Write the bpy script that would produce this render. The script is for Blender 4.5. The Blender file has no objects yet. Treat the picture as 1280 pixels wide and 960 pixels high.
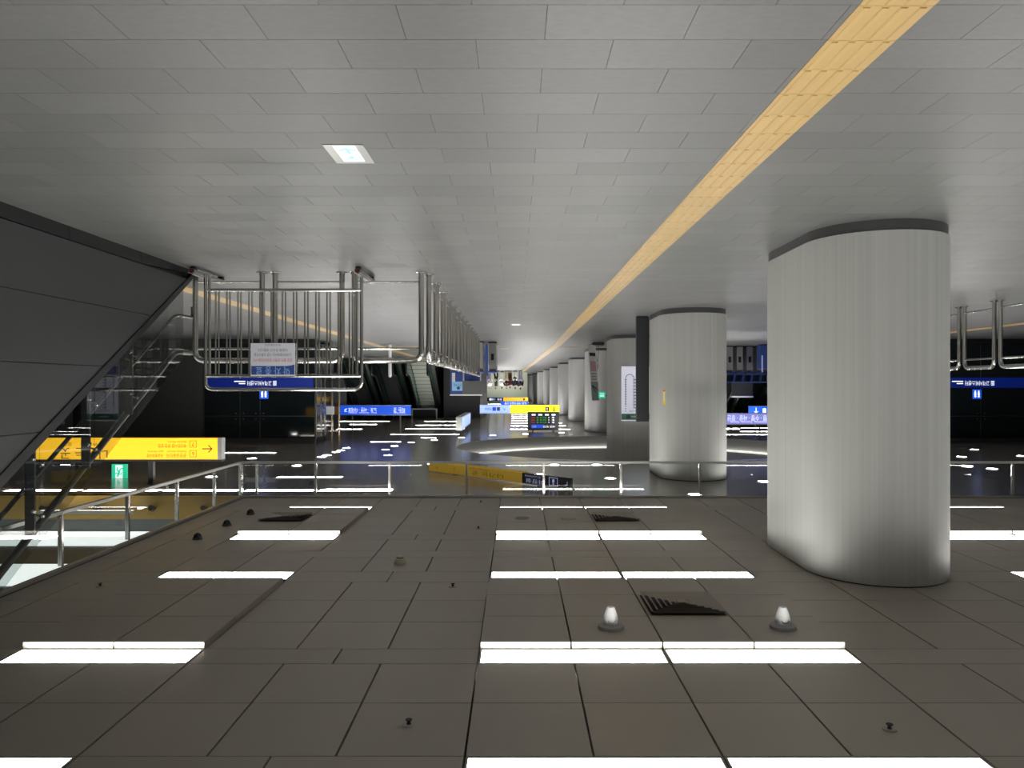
import bpy, bmesh, math, random
from mathutils import Vector, Matrix
random.seed(7)
S = bpy.context.scene
C = S.collection
# ------------------------------------------------------------------ camera, world, exposure
F, CX, CY, HC = 945.0, 645.0, 483.0, 1.505      # focal length in px, vanishing point, eye height
cam_d = bpy.data.cameras.new('camera'); cam = bpy.data.objects.new('camera', cam_d); C.objects.link(cam)
cam_d.sensor_width = 36; cam_d.lens = 36 * F / 1280
cam_d.shift_x = -(CX - 640) / 1280; cam_d.shift_y = (CY - 480) / 1280
cam_d.clip_start = 0.05; cam_d.clip_end = 300
# level camera looking along +Y, held upside down (the photograph is turned by 180 degrees)
cam.matrix_world = Matrix(((-1, 0, 0, 0), (0, 0, -1, 0), (0, -1, 0, HC), (0, 0, 0, 1)))
S.camera = cam
W = bpy.data.worlds.new('world'); S.world = W; W.use_nodes = True
W.node_tree.nodes['Background'].inputs[0].default_value = (0.6, 0.62, 0.65, 1)
W.node_tree.nodes['Background'].inputs[1].default_value = 0.05
S.view_settings.view_transform = 'Standard'; S.view_settings.look = 'None'
S.view_settings.exposure = 0.0; S.view_settings.gamma = 1.0; S.view_settings.use_curve_mapping = False
LIGHT = 22.0                                     # radiance of the ceiling strip lights
H = 3.31                                         # ceiling height
def X_(x, Y): return (CX - x) / F * Y
def Z_(y, Y): return HC + (y - CY) / F * Y
def YF(y): return F * HC / (CY - y)              # depth of a floor pixel
def YC(y, h=H): return F * (h - HC) / (y - CY)   # depth of a ceiling pixel
def bend(Y): return 0.00037 * (Y - 38) ** 2 if Y > 38 else 0.0
ORD = ['nearest', 'second', 'third', 'fourth', 'fifth', 'sixth', 'seventh', 'eighth', 'ninth', 'tenth', 'eleventh',
       'twelfth', 'thirteenth', 'fourteenth', 'fifteenth', 'sixteenth', 'seventeenth', 'eighteenth', 'nineteenth', 'twentieth']

# ------------------------------------------------------------------ materials
MATS = {}
def mat(name, col, rough=0.5, metal=0.0, var=0.0, scale=(8, 8, 8), bump=0.0, piece=0.0, spec=0.5, emit=None, strength=0.0, rvar=0.0, detail=4):
    m = bpy.data.materials.new(name); m.use_nodes = True
    nt = m.node_tree; b = nt.nodes['Principled BSDF']
    b.inputs['Base Color'].default_value = (*col, 1); b.inputs['Roughness'].default_value = rough
    b.inputs['Metallic'].default_value = metal; b.inputs['Specular IOR Level'].default_value = spec
    if emit:
        b.inputs['Emission Color'].default_value = (*emit, 1); b.inputs['Emission Strength'].default_value = strength
    if var or bump or piece or rvar:
        geo = nt.nodes.new('ShaderNodeNewGeometry'); mp = nt.nodes.new('ShaderNodeMapping')
        mp.inputs['Scale'].default_value = scale
        nz = nt.nodes.new('ShaderNodeTexNoise'); nz.inputs['Scale'].default_value = 1; nz.inputs['Detail'].default_value = detail
        nz.inputs['Roughness'].default_value = 0.62
        nt.links.new(geo.outputs['Position'], mp.inputs[0]); nt.links.new(mp.outputs[0], nz.inputs['Vector'])
        val = nt.nodes.new('ShaderNodeMath'); val.operation = 'MULTIPLY_ADD'
        nt.links.new(nz.outputs['Fac'], val.inputs[0]); val.inputs[1].default_value = 2 * var; val.inputs[2].default_value = 1 - var
        last = val.outputs[0]
        if piece:
            oi = nt.nodes.new('ShaderNodeObjectInfo'); ad = nt.nodes.new('ShaderNodeMath'); ad.operation = 'ADD'
            nt.links.new(oi.outputs['Random'], ad.inputs[0]); nt.links.new(geo.outputs['Random Per Island'], ad.inputs[1])
            fr = nt.nodes.new('ShaderNodeMath'); fr.operation = 'FRACT'; nt.links.new(ad.outputs[0], fr.inputs[0])
            ma = nt.nodes.new('ShaderNodeMath'); ma.operation = 'MULTIPLY_ADD'
            nt.links.new(fr.outputs[0], ma.inputs[0]); ma.inputs[1].default_value = 2 * piece; ma.inputs[2].default_value = 1 - piece
            mu = nt.nodes.new('ShaderNodeMath'); mu.operation = 'MULTIPLY'
            nt.links.new(last, mu.inputs[0]); nt.links.new(ma.outputs[0], mu.inputs[1]); last = mu.outputs[0]
        hv = nt.nodes.new('ShaderNodeHueSaturation'); hv.inputs['Color'].default_value = (*col, 1)
        nt.links.new(last, hv.inputs['Value']); nt.links.new(hv.outputs[0], b.inputs['Base Color'])
        if rvar:
            rm = nt.nodes.new('ShaderNodeMath'); rm.operation = 'MULTIPLY_ADD'
            nt.links.new(nz.outputs['Fac'], rm.inputs[0]); rm.inputs[1].default_value = 2 * rvar; rm.inputs[2].default_value = rough - rvar
            nt.links.new(rm.outputs[0], b.inputs['Roughness'])
        if bump:
            bp = nt.nodes.new('ShaderNodeBump'); bp.inputs['Strength'].default_value = bump; bp.inputs['Distance'].default_value = 0.01
            nt.links.new(nz.outputs['Fac'], bp.inputs['Height']); nt.links.new(bp.outputs[0], b.inputs['Normal'])
    MATS[name] = m
    return m
def glass(name, tint, ior=1.5, rough=0.0):
    m = bpy.data.materials.new(name); m.use_nodes = True; nt = m.node_tree; nt.nodes.clear()
    o = nt.nodes.new('ShaderNodeOutputMaterial'); t = nt.nodes.new('ShaderNodeBsdfTransparent'); t.inputs[0].default_value = (*tint, 1)
    g = nt.nodes.new('ShaderNodeBsdfGlossy'); g.inputs['Roughness'].default_value = rough
    lw = nt.nodes.new('ShaderNodeLayerWeight'); pw = nt.nodes.new('ShaderNodeMath'); pw.operation = 'POWER'; pw.inputs[1].default_value = 5
    f = nt.nodes.new('ShaderNodeMath'); f.operation = 'MULTIPLY_ADD'; r0 = ((ior - 1) / (ior + 1)) ** 2; f.inputs[1].default_value = 1 - r0; f.inputs[2].default_value = r0
    nt.links.new(lw.outputs['Facing'], pw.inputs[0]); nt.links.new(pw.outputs[0], f.inputs[0]); x = nt.nodes.new('ShaderNodeMixShader')
    nt.links.new(f.outputs[0], x.inputs[0]); nt.links.new(t.outputs[0], x.inputs[1]); nt.links.new(g.outputs[0], x.inputs[2])
    nt.links.new(x.outputs[0], o.inputs[0]); MATS[name] = m
    return m
mat('tile', (0.125, 0.125, 0.122), 0.43, var=0.30, scale=(16, 30, 8), bump=0.05, piece=0.09, spec=0.4, rvar=0.07, detail=8)
mat('joint', (0.03, 0.03, 0.03), 0.9)
mat('tactile', (0.46, 0.31, 0.115), 0.42, var=0.08, scale=(6, 2, 2), piece=0.05)
mat('panel', (0.43, 0.395, 0.35), 0.42, metal=0.15, var=0.06, scale=(1.5, 1.5, 1.5), piece=0.05)
mat('panel_dark', (0.012, 0.012, 0.012), 0.8)
mat('raft_edge', (0.50, 0.46, 0.38), 0.5)
mat('ceiling_polished', (0.42, 0.40, 0.365), 0.19, metal=0.35, var=0.08, scale=(.6, .6, .6))
mat('recess', (0.50, 0.50, 0.47), 0.55)
mat('lamp', (0.9, 0.9, 0.9), 0.5, emit=(1.0, 0.985, 0.95), strength=LIGHT)
mat('lamp_far', (0.9, 0.9, 0.9), 0.5, emit=(1.0, 0.99, 0.97), strength=36.0)
mat('lamp_spot', (0.9, 0.9, 0.9), 0.5, emit=(1.0, 0.98, 0.95), strength=230.0)
mat('cove', (0.9, 0.9, 0.9), 0.5, emit=(1.0, 0.99, 0.95), strength=2.5)
mat('lamp_soft', (0.9, 0.9, 0.9), 0.5, emit=(0.93, 1.0, 0.98), strength=1.1)
mat('lamp_frame', (0.42, 0.40, 0.37), 0.45, metal=0.3)
mat('column_metal', (0.47, 0.475, 0.45), 0.50, metal=0.22, spec=0.3, var=0.20, scale=(22, 22, 0.12), bump=0.12, rvar=0.06, detail=6)
def brushed(m, an, rot):                        # vertical brushed grain
    nt = m.node_tree; b = nt.nodes['Principled BSDF']; t = nt.nodes.new('ShaderNodeTangent'); t.direction_type = 'RADIAL'; t.axis = 'Z'
    nt.links.new(t.outputs[0], b.inputs['Tangent']); b.inputs['Anisotropic'].default_value = an; b.inputs['Anisotropic Rotation'].default_value = rot
brushed(MATS['column_metal'], 0.75, 0.0)
mat('column_far', (0.52, 0.52, 0.51), 0.5, metal=0.3, var=0.06, scale=(9, 9, 0.2))
mat('skirting', (0.055, 0.055, 0.056), 0.45, var=0.1)
mat('steel', (0.62, 0.61, 0.58), 0.18, metal=1.0, var=0.05, scale=(40, 40, 3))
mat('steel_dull', (0.45, 0.45, 0.43), 0.35, metal=0.9, var=0.06, scale=(20, 20, 3))
mat('dark_clad', (0.040, 0.041, 0.043), 0.42, var=0.12, scale=(1.2, 1.2, 1.2), piece=0.05)
mat('black_trim', (0.010, 0.010, 0.011), 0.35)
mat('dark_steel', (0.10, 0.10, 0.095), 0.35, metal=0.6)
mat('charcoal', (0.022, 0.025, 0.028), 0.5)
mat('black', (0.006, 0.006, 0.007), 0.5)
mat('black_glass', (0.008, 0.012, 0.014), 0.06)
mat('wall_dark', (0.055, 0.056, 0.058), 0.5, var=0.08, scale=(1, 1, 1))
mat('wall_far', (0.60, 0.66, 0.52), 0.7)
mat('wall_side', (0.12, 0.12, 0.12), 0.5, var=0.08, scale=(.8, .8, .8))
mat('amber', (0.36, 0.22, 0.04), 0.35, var=0.12, scale=(.8, 3, 5))  # yellow sign reflection painted as the fascia colour
mat('void_grey', (0.10, 0.11, 0.11), 0.5)
mat('white', (0.80, 0.80, 0.80), 0.5)
mat('paper', (0.74, 0.74, 0.80), 0.55)
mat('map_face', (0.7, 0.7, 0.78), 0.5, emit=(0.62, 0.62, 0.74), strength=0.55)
mat('grey_plastic', (0.35, 0.35, 0.36), 0.45)
mat('beige_plastic', (0.55, 0.50, 0.40), 0.5)
mat('machine', (0.42, 0.42, 0.41), 0.35, metal=0.5, var=0.05)
mat('blue_paint', (0.05, 0.11, 0.42), 0.35)
mat('light_blue', (0.32, 0.62, 0.85), 0.5)
mat('navy_film', (0.004, 0.02, 0.22), 0.4, emit=(0.004, 0.02, 0.25), strength=0.25)
mat('notice_blue', (0.035, 0.07, 0.28), 0.5)
mat('notice_sky', (0.28, 0.55, 0.95), 0.5)
mat('notice_red', (0.60, 0.08, 0.07), 0.5)
mat('ink', (0.012, 0.010, 0.012), 0.6)
mat('ink_soft', (0.10, 0.10, 0.16), 0.6)
mat('ink_brown', (0.10, 0.045, 0.0), 0.6)
mat('red_cap', (0.07, 0.012, 0.014), 0.4)
mat('green_print', (0.10, 0.36, 0.24), 0.5)
mat('pink_print', (0.55, 0.33, 0.38), 0.5)
mat('map_grey', (0.28, 0.36, 0.34), 0.5)
mat('label_yellow', (0.75, 0.60, 0.08), 0.5)
mat('sign_yellow', (0.9, 0.5, 0.02), 0.4, emit=(1.0, 0.52, 0.008), strength=0.80)
mat('sign_lemon', (0.9, 0.8, 0.02), 0.4, emit=(1.0, 0.86, 0.015), strength=0.95)
mat('reflection_amber', (0.5, 0.3, 0.02), 0.4, emit=(0.62, 0.38, 0.03), strength=0.30)
mat('sign_sky', (0.3, 0.4, 0.9), 0.4, emit=(0.36, 0.52, 1.0), strength=0.9)
mat('sign_blue', (0.02, 0.1, 0.6), 0.4, emit=(0.008, 0.09, 0.72), strength=0.8)
mat('sign_navy', (0.015, 0.017, 0.04), 0.4)
mat('sign_lilac', (0.3, 0.3, 0.8), 0.4, emit=(0.28, 0.30, 0.75), strength=0.75)
mat('sign_white', (0.9, 0.9, 1.0), 0.4, emit=(0.9, 0.93, 1.0), strength=1.1)
mat('sign_lavender', (0.6, 0.6, 0.9), 0.4, emit=(0.50, 0.52, 0.90), strength=0.55)
mat('exit_green', (0.02, 0.5, 0.3), 0.4, emit=(0.02, 0.56, 0.34), strength=0.8)
mat('exit_mint', (0.3, 0.8, 0.7), 0.4, emit=(0.10, 0.62, 0.50), strength=0.85)
mat('exit_white', (0.8, 0.9, 0.95), 0.4, emit=(0.78, 0.92, 0.97), strength=0.95)
mat('led_red', (0.3, 0.02, 0.03), 0.4, emit=(0.55, 0.04, 0.07), strength=0.7)
mat('led_green', (0.02, 0.3, 0.08), 0.4, emit=(0.04, 0.50, 0.12), strength=0.7)
mat('led_blue', (0.02, 0.06, 0.5), 0.4, emit=(0.01, 0.07, 0.55), strength=0.8)
mat('skin', (0.55, 0.36, 0.27), 0.55)
mat('hair', (0.012, 0.010, 0.010), 0.5)
mat('cloth_black', (0.010, 0.010, 0.012), 0.85)
mat('cloth_navy', (0.012, 0.016, 0.03), 0.85)
mat('cloth_white', (0.75, 0.74, 0.72), 0.85)
mat('cloth_red', (0.10, 0.018, 0.018), 0.85)
mat('cloth_beige', (0.42, 0.38, 0.26), 0.85)
mat('cloth_lilac', (0.30, 0.26, 0.38), 0.85)
mat('hi_vis', (0.55, 0.75, 0.05), 0.6)
mat('step_lit_tone', (0.75, 0.71, 0.64), 0.45, metal=0.3)  # light on the corridor-side escalator is put into this pale step colour
mat('step_steel', (0.20, 0.19, 0.175), 0.4, metal=0.5)
mat('rubber', (0.01, 0.01, 0.01), 0.5)
glass('glass_clear', (0.90, 0.915, 0.91))
glass('glass_stair', (0.80, 0.825, 0.82), 1.52)
glass('glass_green', (0.30, 0.62, 0.52), 1.5)

# ------------------------------------------------------------------ mesh builder
def root_loc(o):
    p = Vector((0, 0, 0))
    while o is not None:
        p += o.location; o = o.parent
    return p
class MB:
    def __init__(s): s.v = []; s.f = []
    def quad(s, *p):
        i = len(s.v); s.v += [tuple(q) for q in p]; s.f.append(tuple(range(i, i + len(p)))); return s
    def box(s, x0, x1, y0, y1, z0, z1):
        x0, x1 = min(x0, x1), max(x0, x1); y0, y1 = min(y0, y1), max(y0, y1); z0, z1 = min(z0, z1), max(z0, z1)
        i = len(s.v)
        s.v += [(x0, y0, z0), (x1, y0, z0), (x1, y1, z0), (x0, y1, z0), (x0, y0, z1), (x1, y0, z1), (x1, y1, z1), (x0, y1, z1)]
        s.f += [tuple(i + k for k in q) for q in ((3, 2, 1, 0), (4, 5, 6, 7), (0, 1, 5, 4), (1, 2, 6, 5), (2, 3, 7, 6), (3, 0, 4, 7))]
        return s
    def prism(s, poly, d):                      # poly: planar loop of points, extruded by vector d
        i = len(s.v); n = len(poly); d = Vector(d)
        s.v += [tuple(p) for p in poly] + [tuple(Vector(p) + d) for p in poly]
        s.f.append(tuple(range(i + n - 1, i - 1, -1))); s.f.append(tuple(range(i + n, i + 2 * n)))
        for k in range(n): s.f.append((i + k, i + (k + 1) % n, i + n + (k + 1) % n, i + n + k))
        return s
    def tube(s, pts, r, n=8, cap=True):
        pts = [Vector(p) for p in pts]; rings = []
        t0 = (pts[1] - pts[0]).normalized()
        u = t0.orthogonal().normalized()
        for k, p in enumerate(pts):
            t = ((pts[min(k + 1, len(pts) - 1)] - pts[max(k - 1, 0)])).normalized()
            u = (u - t * u.dot(t)).normalized(); w = t.cross(u)
            rr = r[k] if isinstance(r, (list, tuple)) else r
            i = len(s.v); rings.append(i)
            for a in range(n):
                c = math.cos(2 * math.pi * a / n); d = math.sin(2 * math.pi * a / n)
                s.v.append(tuple(p + (u * c + w * d) * rr))
        for a, b in zip(rings, rings[1:]):
            for k in range(n): s.f.append((a + k, a + (k + 1) % n, b + (k + 1) % n, b + k))
        if cap:
            s.f.append(tuple(rings[0] + k for k in reversed(range(n)))); s.f.append(tuple(rings[-1] + k for k in range(n)))
        return s
    def lathe(s, c, prof, n=20, cap=True):                # prof: (r, z) pairs around a vertical axis at c
        rings = []
        for r, z in prof:
            i = len(s.v); rings.append(i)
            for a in range(n): s.v.append((c[0] + r * math.cos(2 * math.pi * a / n), c[1] + r * math.sin(2 * math.pi * a / n), c[2] + z))
        for a, b in zip(rings, rings[1:]):
            for k in range(n): s.f.append((a + k, a + (k + 1) % n, b + (k + 1) % n, b + k))
        if cap: s.f.append(tuple(rings[0] + k for k in reversed(range(n)))); s.f.append(tuple(rings[-1] + k for k in range(n)))
        return s
    def mesh(s, name, m, off=(0, 0, 0), smooth=False):
        me = bpy.data.meshes.new(name)
        me.from_pydata([(x - off[0], y - off[1], z - off[2]) for x, y, z in s.v], [], s.f)
        bm = bmesh.new(); bm.from_mesh(me); bmesh.ops.recalc_face_normals(bm, faces=bm.faces); bm.to_mesh(me); bm.free()
        me.materials.append(MATS[m])
        if smooth:
            for p in me.polygons: p.use_smooth = True
            try: me.set_sharp_from_angle(angle=math.radians(38))
            except Exception: pass
        return me
    def build(s, name, m, parent=None, smooth=False, label=None):
        off = root_loc(parent)
        if parent is None:
            xs = [v[0] for v in s.v]; ys = [v[1] for v in s.v]; zs = [v[2] for v in s.v]
            off = Vector(((min(xs) + max(xs)) / 2, (min(ys) + max(ys)) / 2, min(zs)))
        o = bpy.data.objects.new(name, s.mesh(name, m, off, smooth)); C.objects.link(o)
        if parent is not None: o.parent = parent
        else: o.location = off
        if label: o['label'] = label
        return o
def arc_path(cor, r, seg=5):                    # polyline with rounded corners
    cor = [Vector(c) for c in cor]; out = [cor[0]]
    for a, b, c in zip(cor, cor[1:], cor[2:]):
        d0 = (a - b).normalized(); d1 = (c - b).normalized()
        for k in range(seg + 1):
            t = k / seg
            p0 = b + d0 * r; p1 = b + d1 * r
            out.append((1 - t) ** 2 * p0 + 2 * t * (1 - t) * b * 1.0 + t * t * p1 if False else p0 * (1 - t) ** 2 + b * (2 * t * (1 - t)) + p1 * t ** 2)
    out.append(cor[-1]); return out
def thing(name, label, cat, loc=(0, 0, 0), group=None):
    o = bpy.data.objects.new(name, None); C.objects.link(o); o.location = loc; o.empty_display_size = 0.1
    o['label'] = label; o['category'] = cat
    if group: o['group'] = group
    return o
def tag(o, label, cat, group=None):
    o['label'] = label; o['category'] = cat
    if group: o['group'] = group
    return o
def struct(o, label=None):
    o['kind'] = 'structure'
    if label: o['label'] = label
    return o
def copy_tree(o, loc=None, parent=None, label=None):
    c = o.copy(); C.objects.link(c)
    if parent is not None: c.parent = parent
    if loc is not None: c.location = loc
    if label: c['label'] = label
    for ch in o.children: copy_tree(ch, None, c)
    return c
def text(body, size, x, y, z, m, parent, name='lettering', align='LEFT', rot=(math.pi / 2, 0, 0), width=None):
    cu = bpy.data.curves.new('t', 'FONT'); cu.body = body; cu.size = size; cu.align_x = align; cu.align_y = 'CENTER'; cu.resolution_u = 2
    ob = bpy.data.objects.new('t', cu); C.objects.link(ob)
    dg = bpy.context.evaluated_depsgraph_get(); dg.update()
    me = bpy.data.meshes.new_from_object(ob.evaluated_get(dg))
    bpy.data.objects.remove(ob); bpy.data.curves.remove(cu)
    if len(me.vertices) and width:
        xs = [v.co.x for v in me.vertices]; k = width / max(1e-4, max(xs) - min(xs))
        for v in me.vertices: v.co.x *= k
    M = Matrix.Translation(Vector((x, y, z)) - root_loc(parent)) @ (Matrix.Rotation(rot[2], 4, 'Z') @ Matrix.Rotation(rot[0], 4, 'X'))
    me.transform(M); me.name = name; me.materials.clear(); me.materials.append(MATS[m])
    o = bpy.data.objects.new(name, me); C.objects.link(o); o.parent = parent
    return o
def face_quad(b, x0, x1, z0, z1, Y):            # a thin flat print facing the viewer (-Y)
    return b.quad((x0, Y, z0), (x1, Y, z0), (x1, Y, z1), (x0, Y, z1))

# ------------------------------------------------------------------ floor
XL, XR, YB, YE = -19.0, 14.0, -5.0, 38.0
fl = MB().box(XL, XR + 6, YB, 112, -0.30, -0.006).build('floor', 'joint'); struct(fl, 'dark stone tiled concourse floor')
TX, TY, G, Y0, X0 = 0.6, 0.3, 0.0028, 2.983, 0.177
cells = []
r0, r1 = math.floor((YB - Y0) / TY), math.ceil((YE - Y0) / TY)
for r in range(r0, r1):
    off = X0 + (0.3 if r % 2 == 0 else 0.0)
    for c in range(math.floor((XL - off) / TX), math.ceil((XR - off) / TX)):
        xa, ya = off + c * TX, Y0 + r * TY
        xc, yc = xa + TX / 2, ya + TY / 2
        vis = 0
        if yc > 2.9:
            px, py = CX - F * xc / yc, CY - F * HC / yc
            if -60 < px < 1340 and py > -25 and not (-4.2 < xc < -2.9 and 7 < yc < 9) and not (xc > 4.25 and yc < 9.8): vis = F * F * TX * TY * HC / yc ** 3
        cells.append((vis, xa, ya))
cells.sort(reverse=True)
tile_me = None
stuff = MB()
for i, (vis, xa, ya) in enumerate(cells):
    if i < 300:
        if tile_me is None:
            t = MB().box(0, TX - G, 0, TY - G, -0.012, 0); tile_me = t.mesh('floor_tile', 'tile')
        o = bpy.data.objects.new('floor_tile', tile_me); C.objects.link(o); o.parent = fl
        o.location = Vector((xa, ya, 0)) - fl.location
    else:
        b = (xa, xa + TX - G, ya, ya + TY - G); k = len(stuff.v)
        stuff.v += [(b[0], b[2], 0), (b[1], b[2], 0), (b[1], b[3], 0), (b[0], b[3], 0), (b[0], b[2], -.008), (b[1], b[2], -.008), (b[1], b[3], -.008), (b[0], b[3], -.008)]
        stuff.f += [tuple(k + j for j in q) for q in ((0, 1, 2, 3), (4, 5, 1, 0), (5, 6, 2, 1), (6, 7, 3, 2), (7, 4, 0, 3))]
stuff.build('distant_floor_tiles', 'tile', fl)['kind'] = 'stuff'
MB().box(XL, XR + 6, r1 * TY + Y0, 112, -0.012, 0).build('far_paving', 'tile', fl)

# tactile guide strips
def sway(Y): return 0.0165 * max(0.0, Y - 27)
def tact_mesh():
    b = MB().box(0.002, 0.298, 0.002, 0.298, -0.004, 0.003)
    for k in range(4):
        xc = 0.0375 + 0.075 * k
        b.prism([(xc - .016, .012, .003), (xc + .016, .012, .003), (xc + .010, .018, .008), (xc - .010, .018, .008)][:2] + [(xc + .011, .012, .008), (xc - .011, .012, .008)], (0, .276, 0))
    return b
tm = tact_mesh().mesh('tactile_tile', 'tactile')
tm2 = tact_mesh(); tm2.v = [(y, x, z) for x, y, z in tm2.v]; tm2 = tm2.mesh('tactile_tile', 'tactile')
def strip(label, spots, cross=False):
    r = thing('tactile_paving', label, 'tactile paving', (spots[0][0], spots[0][1], 0))
    for x, y in spots:
        o = bpy.data.objects.new('tactile_tile', tm2 if cross else tm); C.objects.link(o); o.parent = r
        o.location = Vector((x, y, 0)) - r.location
    return r
s1 = strip('long yellow tactile strip running beside the column row to the far end',
           [(-1.652 + sway(Y0 + 0.3 * k), Y0 + 0.3 * k) for k in range(-3, 117)])
fb = MB(); yy = Y0 + 0.3 * 117
while yy < 88:
    x = -1.652 + sway(yy); x2 = -1.652 + sway(yy + 1)
    fb.quad((x, yy, .003), (x + .297, yy, .003), (x2 + .297, yy + 1, .003), (x2, yy + 1, .003)); yy += 1.0
fb.build('distant_tactile_tiles', 'tactile', s1)['kind'] = 'stuff'
strip('yellow tactile strip seen through the steel barriers, behind the notice', [(4.97, 8.3 + 0.3 * k) for k in range(7, 99)])
strip('short yellow tactile strip crossing behind the hoop barriers', [(4.67 - 0.3 * k, 28.45) for k in range(0, 11)], True)
strip('yellow tactile strip branching off sideways towards the columns', [(-1.952 - 0.3 * k, 28.9) for k in range(0, 12)], True)
strip('yellow tactile strip on the far side of the columns, behind the hoop barriers', [(-12.27, 10.3 + 0.3 * k) for k in range(0, 92)])

# ------------------------------------------------------------------ near panelled ceiling
RAFT = 0.045
GX = [0.25 + 0.63 * k for k in range(-19, 7)] + [4.40]
GX = [-11.40] + GX if GX[0] > -11.39 else GX
LG = [(-1.01, 0.25), (-2.27, -1.01), (2.14, 3.40), (-6.05, -4.79), (-7.31, -6.05), (-10.46, -9.20)]
RG = [(-2.27, 0.25), (2.14, 3.40), (-7.31, -4.79), (-10.46, -9.20)]
rows = []                                        # (y0, y1, kind)  p panel, l light row, r raft, s narrow strip
y = 3.39
for k in range(4):
    for q in range(3): rows.append((y - 0.6, y, 'p')); y -= 0.6
    rows.append((y - 0.3, y, 'l')); y -= 0.3
YCB = y
rows += [(3.39, 3.69, 'l'), (3.69, 4.31, 'p'), (4.31, 4.92, 'p'), (4.92, 5.20, 'l'), (5.20, 5.79, 'r'), (5.79, 6.38, 'r'), (6.38, 6.97, 'r'),
         (6.97, 7.37, 'l'), (7.37, 8.0, 'p'), (8.0, 8.3, 's'), (8.3, 8.91, 'p'), (8.91, 9.21, 'l'), (9.21, 9.81, 'r'), (9.81, 10.41, 'r'),
         (10.41, 11.01, 'r'), (11.01, 11.37, 'l'), (11.37, 12.20, 'p')]
ceil = MB().box(-11.40, 4.40, YCB, 12.2, H + 0.10, H + 0.5).build('ceiling', 'panel_dark'); struct(ceil, 'grey panelled low ceiling with recessed strip lights')
def in_groups(x, groups): return any(a - .01 < x < b + .01 for a, b in groups)
pc = []
for (a, b, kd) in rows:
    xs = GX if kd in 'pr' else [GX[0]] + GX[1:-1][::2] + [GX[-1]]
    if kd == 'l': xs = sorted(set([round(v, 3) for g in LG for v in g] + [-11.40, 4.40, 1.195, -3.53, -8.255]))
    for x0, x1 in zip(xs, xs[1:]):
        if x1 - x0 < .05: continue
        xc = (x0 + x1) / 2
        if kd == 'l' and in_groups(xc, LG): continue
        z = H - RAFT if (kd == 'r' and in_groups(xc, RG)) else H
        yc = (a + b) / 2; vis = 0
        if yc > 3.3:
            px = CX - F * xc / yc
            if -80 < px < 1360: vis = (x1 - x0) * (b - a) / yc ** 3
        pc.append((vis, x0, x1, a, b, z))
pc.sort(key=lambda t: -t[0])
pm = {}; rest = MB()
for i, (vis, x0, x1, a, b, z) in enumerate(pc):
    gx, gy = 0.006, 0.003
    if i < 300 and vis > 0:
        key = (round(x1 - x0, 3), round(b - a, 3))
        if key not in pm:
            pm[key] = MB().box(-key[0] / 2 + gx, key[0] / 2 - gx, -key[1] / 2 + gy, key[1] / 2 - gy, 0, 0.055).mesh('ceiling_panel', 'panel')
        o = bpy.data.objects.new('ceiling_panel', pm[key]); C.objects.link(o); o.parent = ceil
        o.location = Vector(((x0 + x1) / 2, (a + b) / 2, z)) - ceil.location
    else: rest.box(x0 + gx, x1 - gx, a + gy, b - gy, z, z + 0.055)
rest.build('overhead_ceiling_panels', 'panel', ceil)['kind'] = 'stuff'
# strip lights
def strip_light(x0, x1, y0, y1, label, z=H, group='strip lights of the panelled ceiling', m='lamp'):
    r = thing('strip_light', label, 'ceiling light', ((x0 + x1) / 2, (y0 + y1) / 2, z), group)
    e = 0.018
    f = MB()
    f.box(x0 + .006, x0 + e, y0 + .004, y1 - .004, z, z + .06).box(x1 - e, x1 - .006, y0 + .004, y1 - .004, z, z + .06)
    f.box(x0 + e, x1 - e, y0 + .004, y0 + e, z, z + .06).box(x0 + e, x1 - e, y1 - e, y1 - .004, z, z + .06)
    f.build('frame', 'lamp_frame', r)
    MB().box(x0 + e, x1 - e, y0 + e, y1 - e, z + .006, z + .02).build('diffuser', m, r)
    return r
lrows = sorted([(a, b) for a, b, k in rows if k == 'l'], key=lambda t: t[0])
front = [r for r in lrows if r[0] > 3.0]
gname = ['middle of the photo', 'just beside the near column', 'leftmost group in the photo', 'behind the near column, first', 'behind the near column, second', 'far right of the photo']
for (a, b) in lrows:
    if a > 3: k = front.index((a, b)); rn = ORD[k] + ' row'
    else: rn = 'row overhead, number %s behind the nearest' % ['one', 'two', 'three', 'four', 'five'][[r for r in reversed(lrows) if r[0] < 3].index((a, b))]
    for (x0, x1), g in zip(LG, gname):
        yb = b; ya = max(a, b - 0.30)
        strip_light(x0, x1, ya, yb, 'white recessed strip light, %s, %s' % (rn, g))

# ceiling beyond the smoke screen: flat soffit with one round recess around the third column
RC, RR, YF0, YF1 = Vector((-3.5, 22.9)), 5.3, 12.20, 112.0
bx0, bx1, by0, by1 = XL, XR + 6, YF0 + .3, 34.0
cb = MB(); N = 96; inner = []; outer = []
for k in range(N):
    a = 2 * math.pi * k / N; dx, dy = math.cos(a), math.sin(a)
    inner.append((RC.x + RR * dx, RC.y + RR * 0.88 * dy))
    tx = ((bx1 - RC.x) / dx) if dx > 1e-9 else ((bx0 - RC.x) / dx if dx < -1e-9 else 1e9)
    ty = ((by1 - RC.y) / dy) if dy > 1e-9 else ((by0 - RC.y) / dy if dy < -1e-9 else 1e9)
    t = min(tx, ty); outer.append((RC.x + t * dx, RC.y + t * dy))
for c in ((bx0, by0), (bx1, by0), (bx1, by1), (bx0, by1)):
    k = min(range(N), key=lambda q: (outer[q][0] - c[0]) ** 2 + (outer[q][1] - c[1]) ** 2); outer[k] = c
for k in range(N):
    j = (k + 1) % N
    cb.quad((*inner[k], H), (*inner[j], H), (*outer[j], H), (*outer[k], H))
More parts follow.
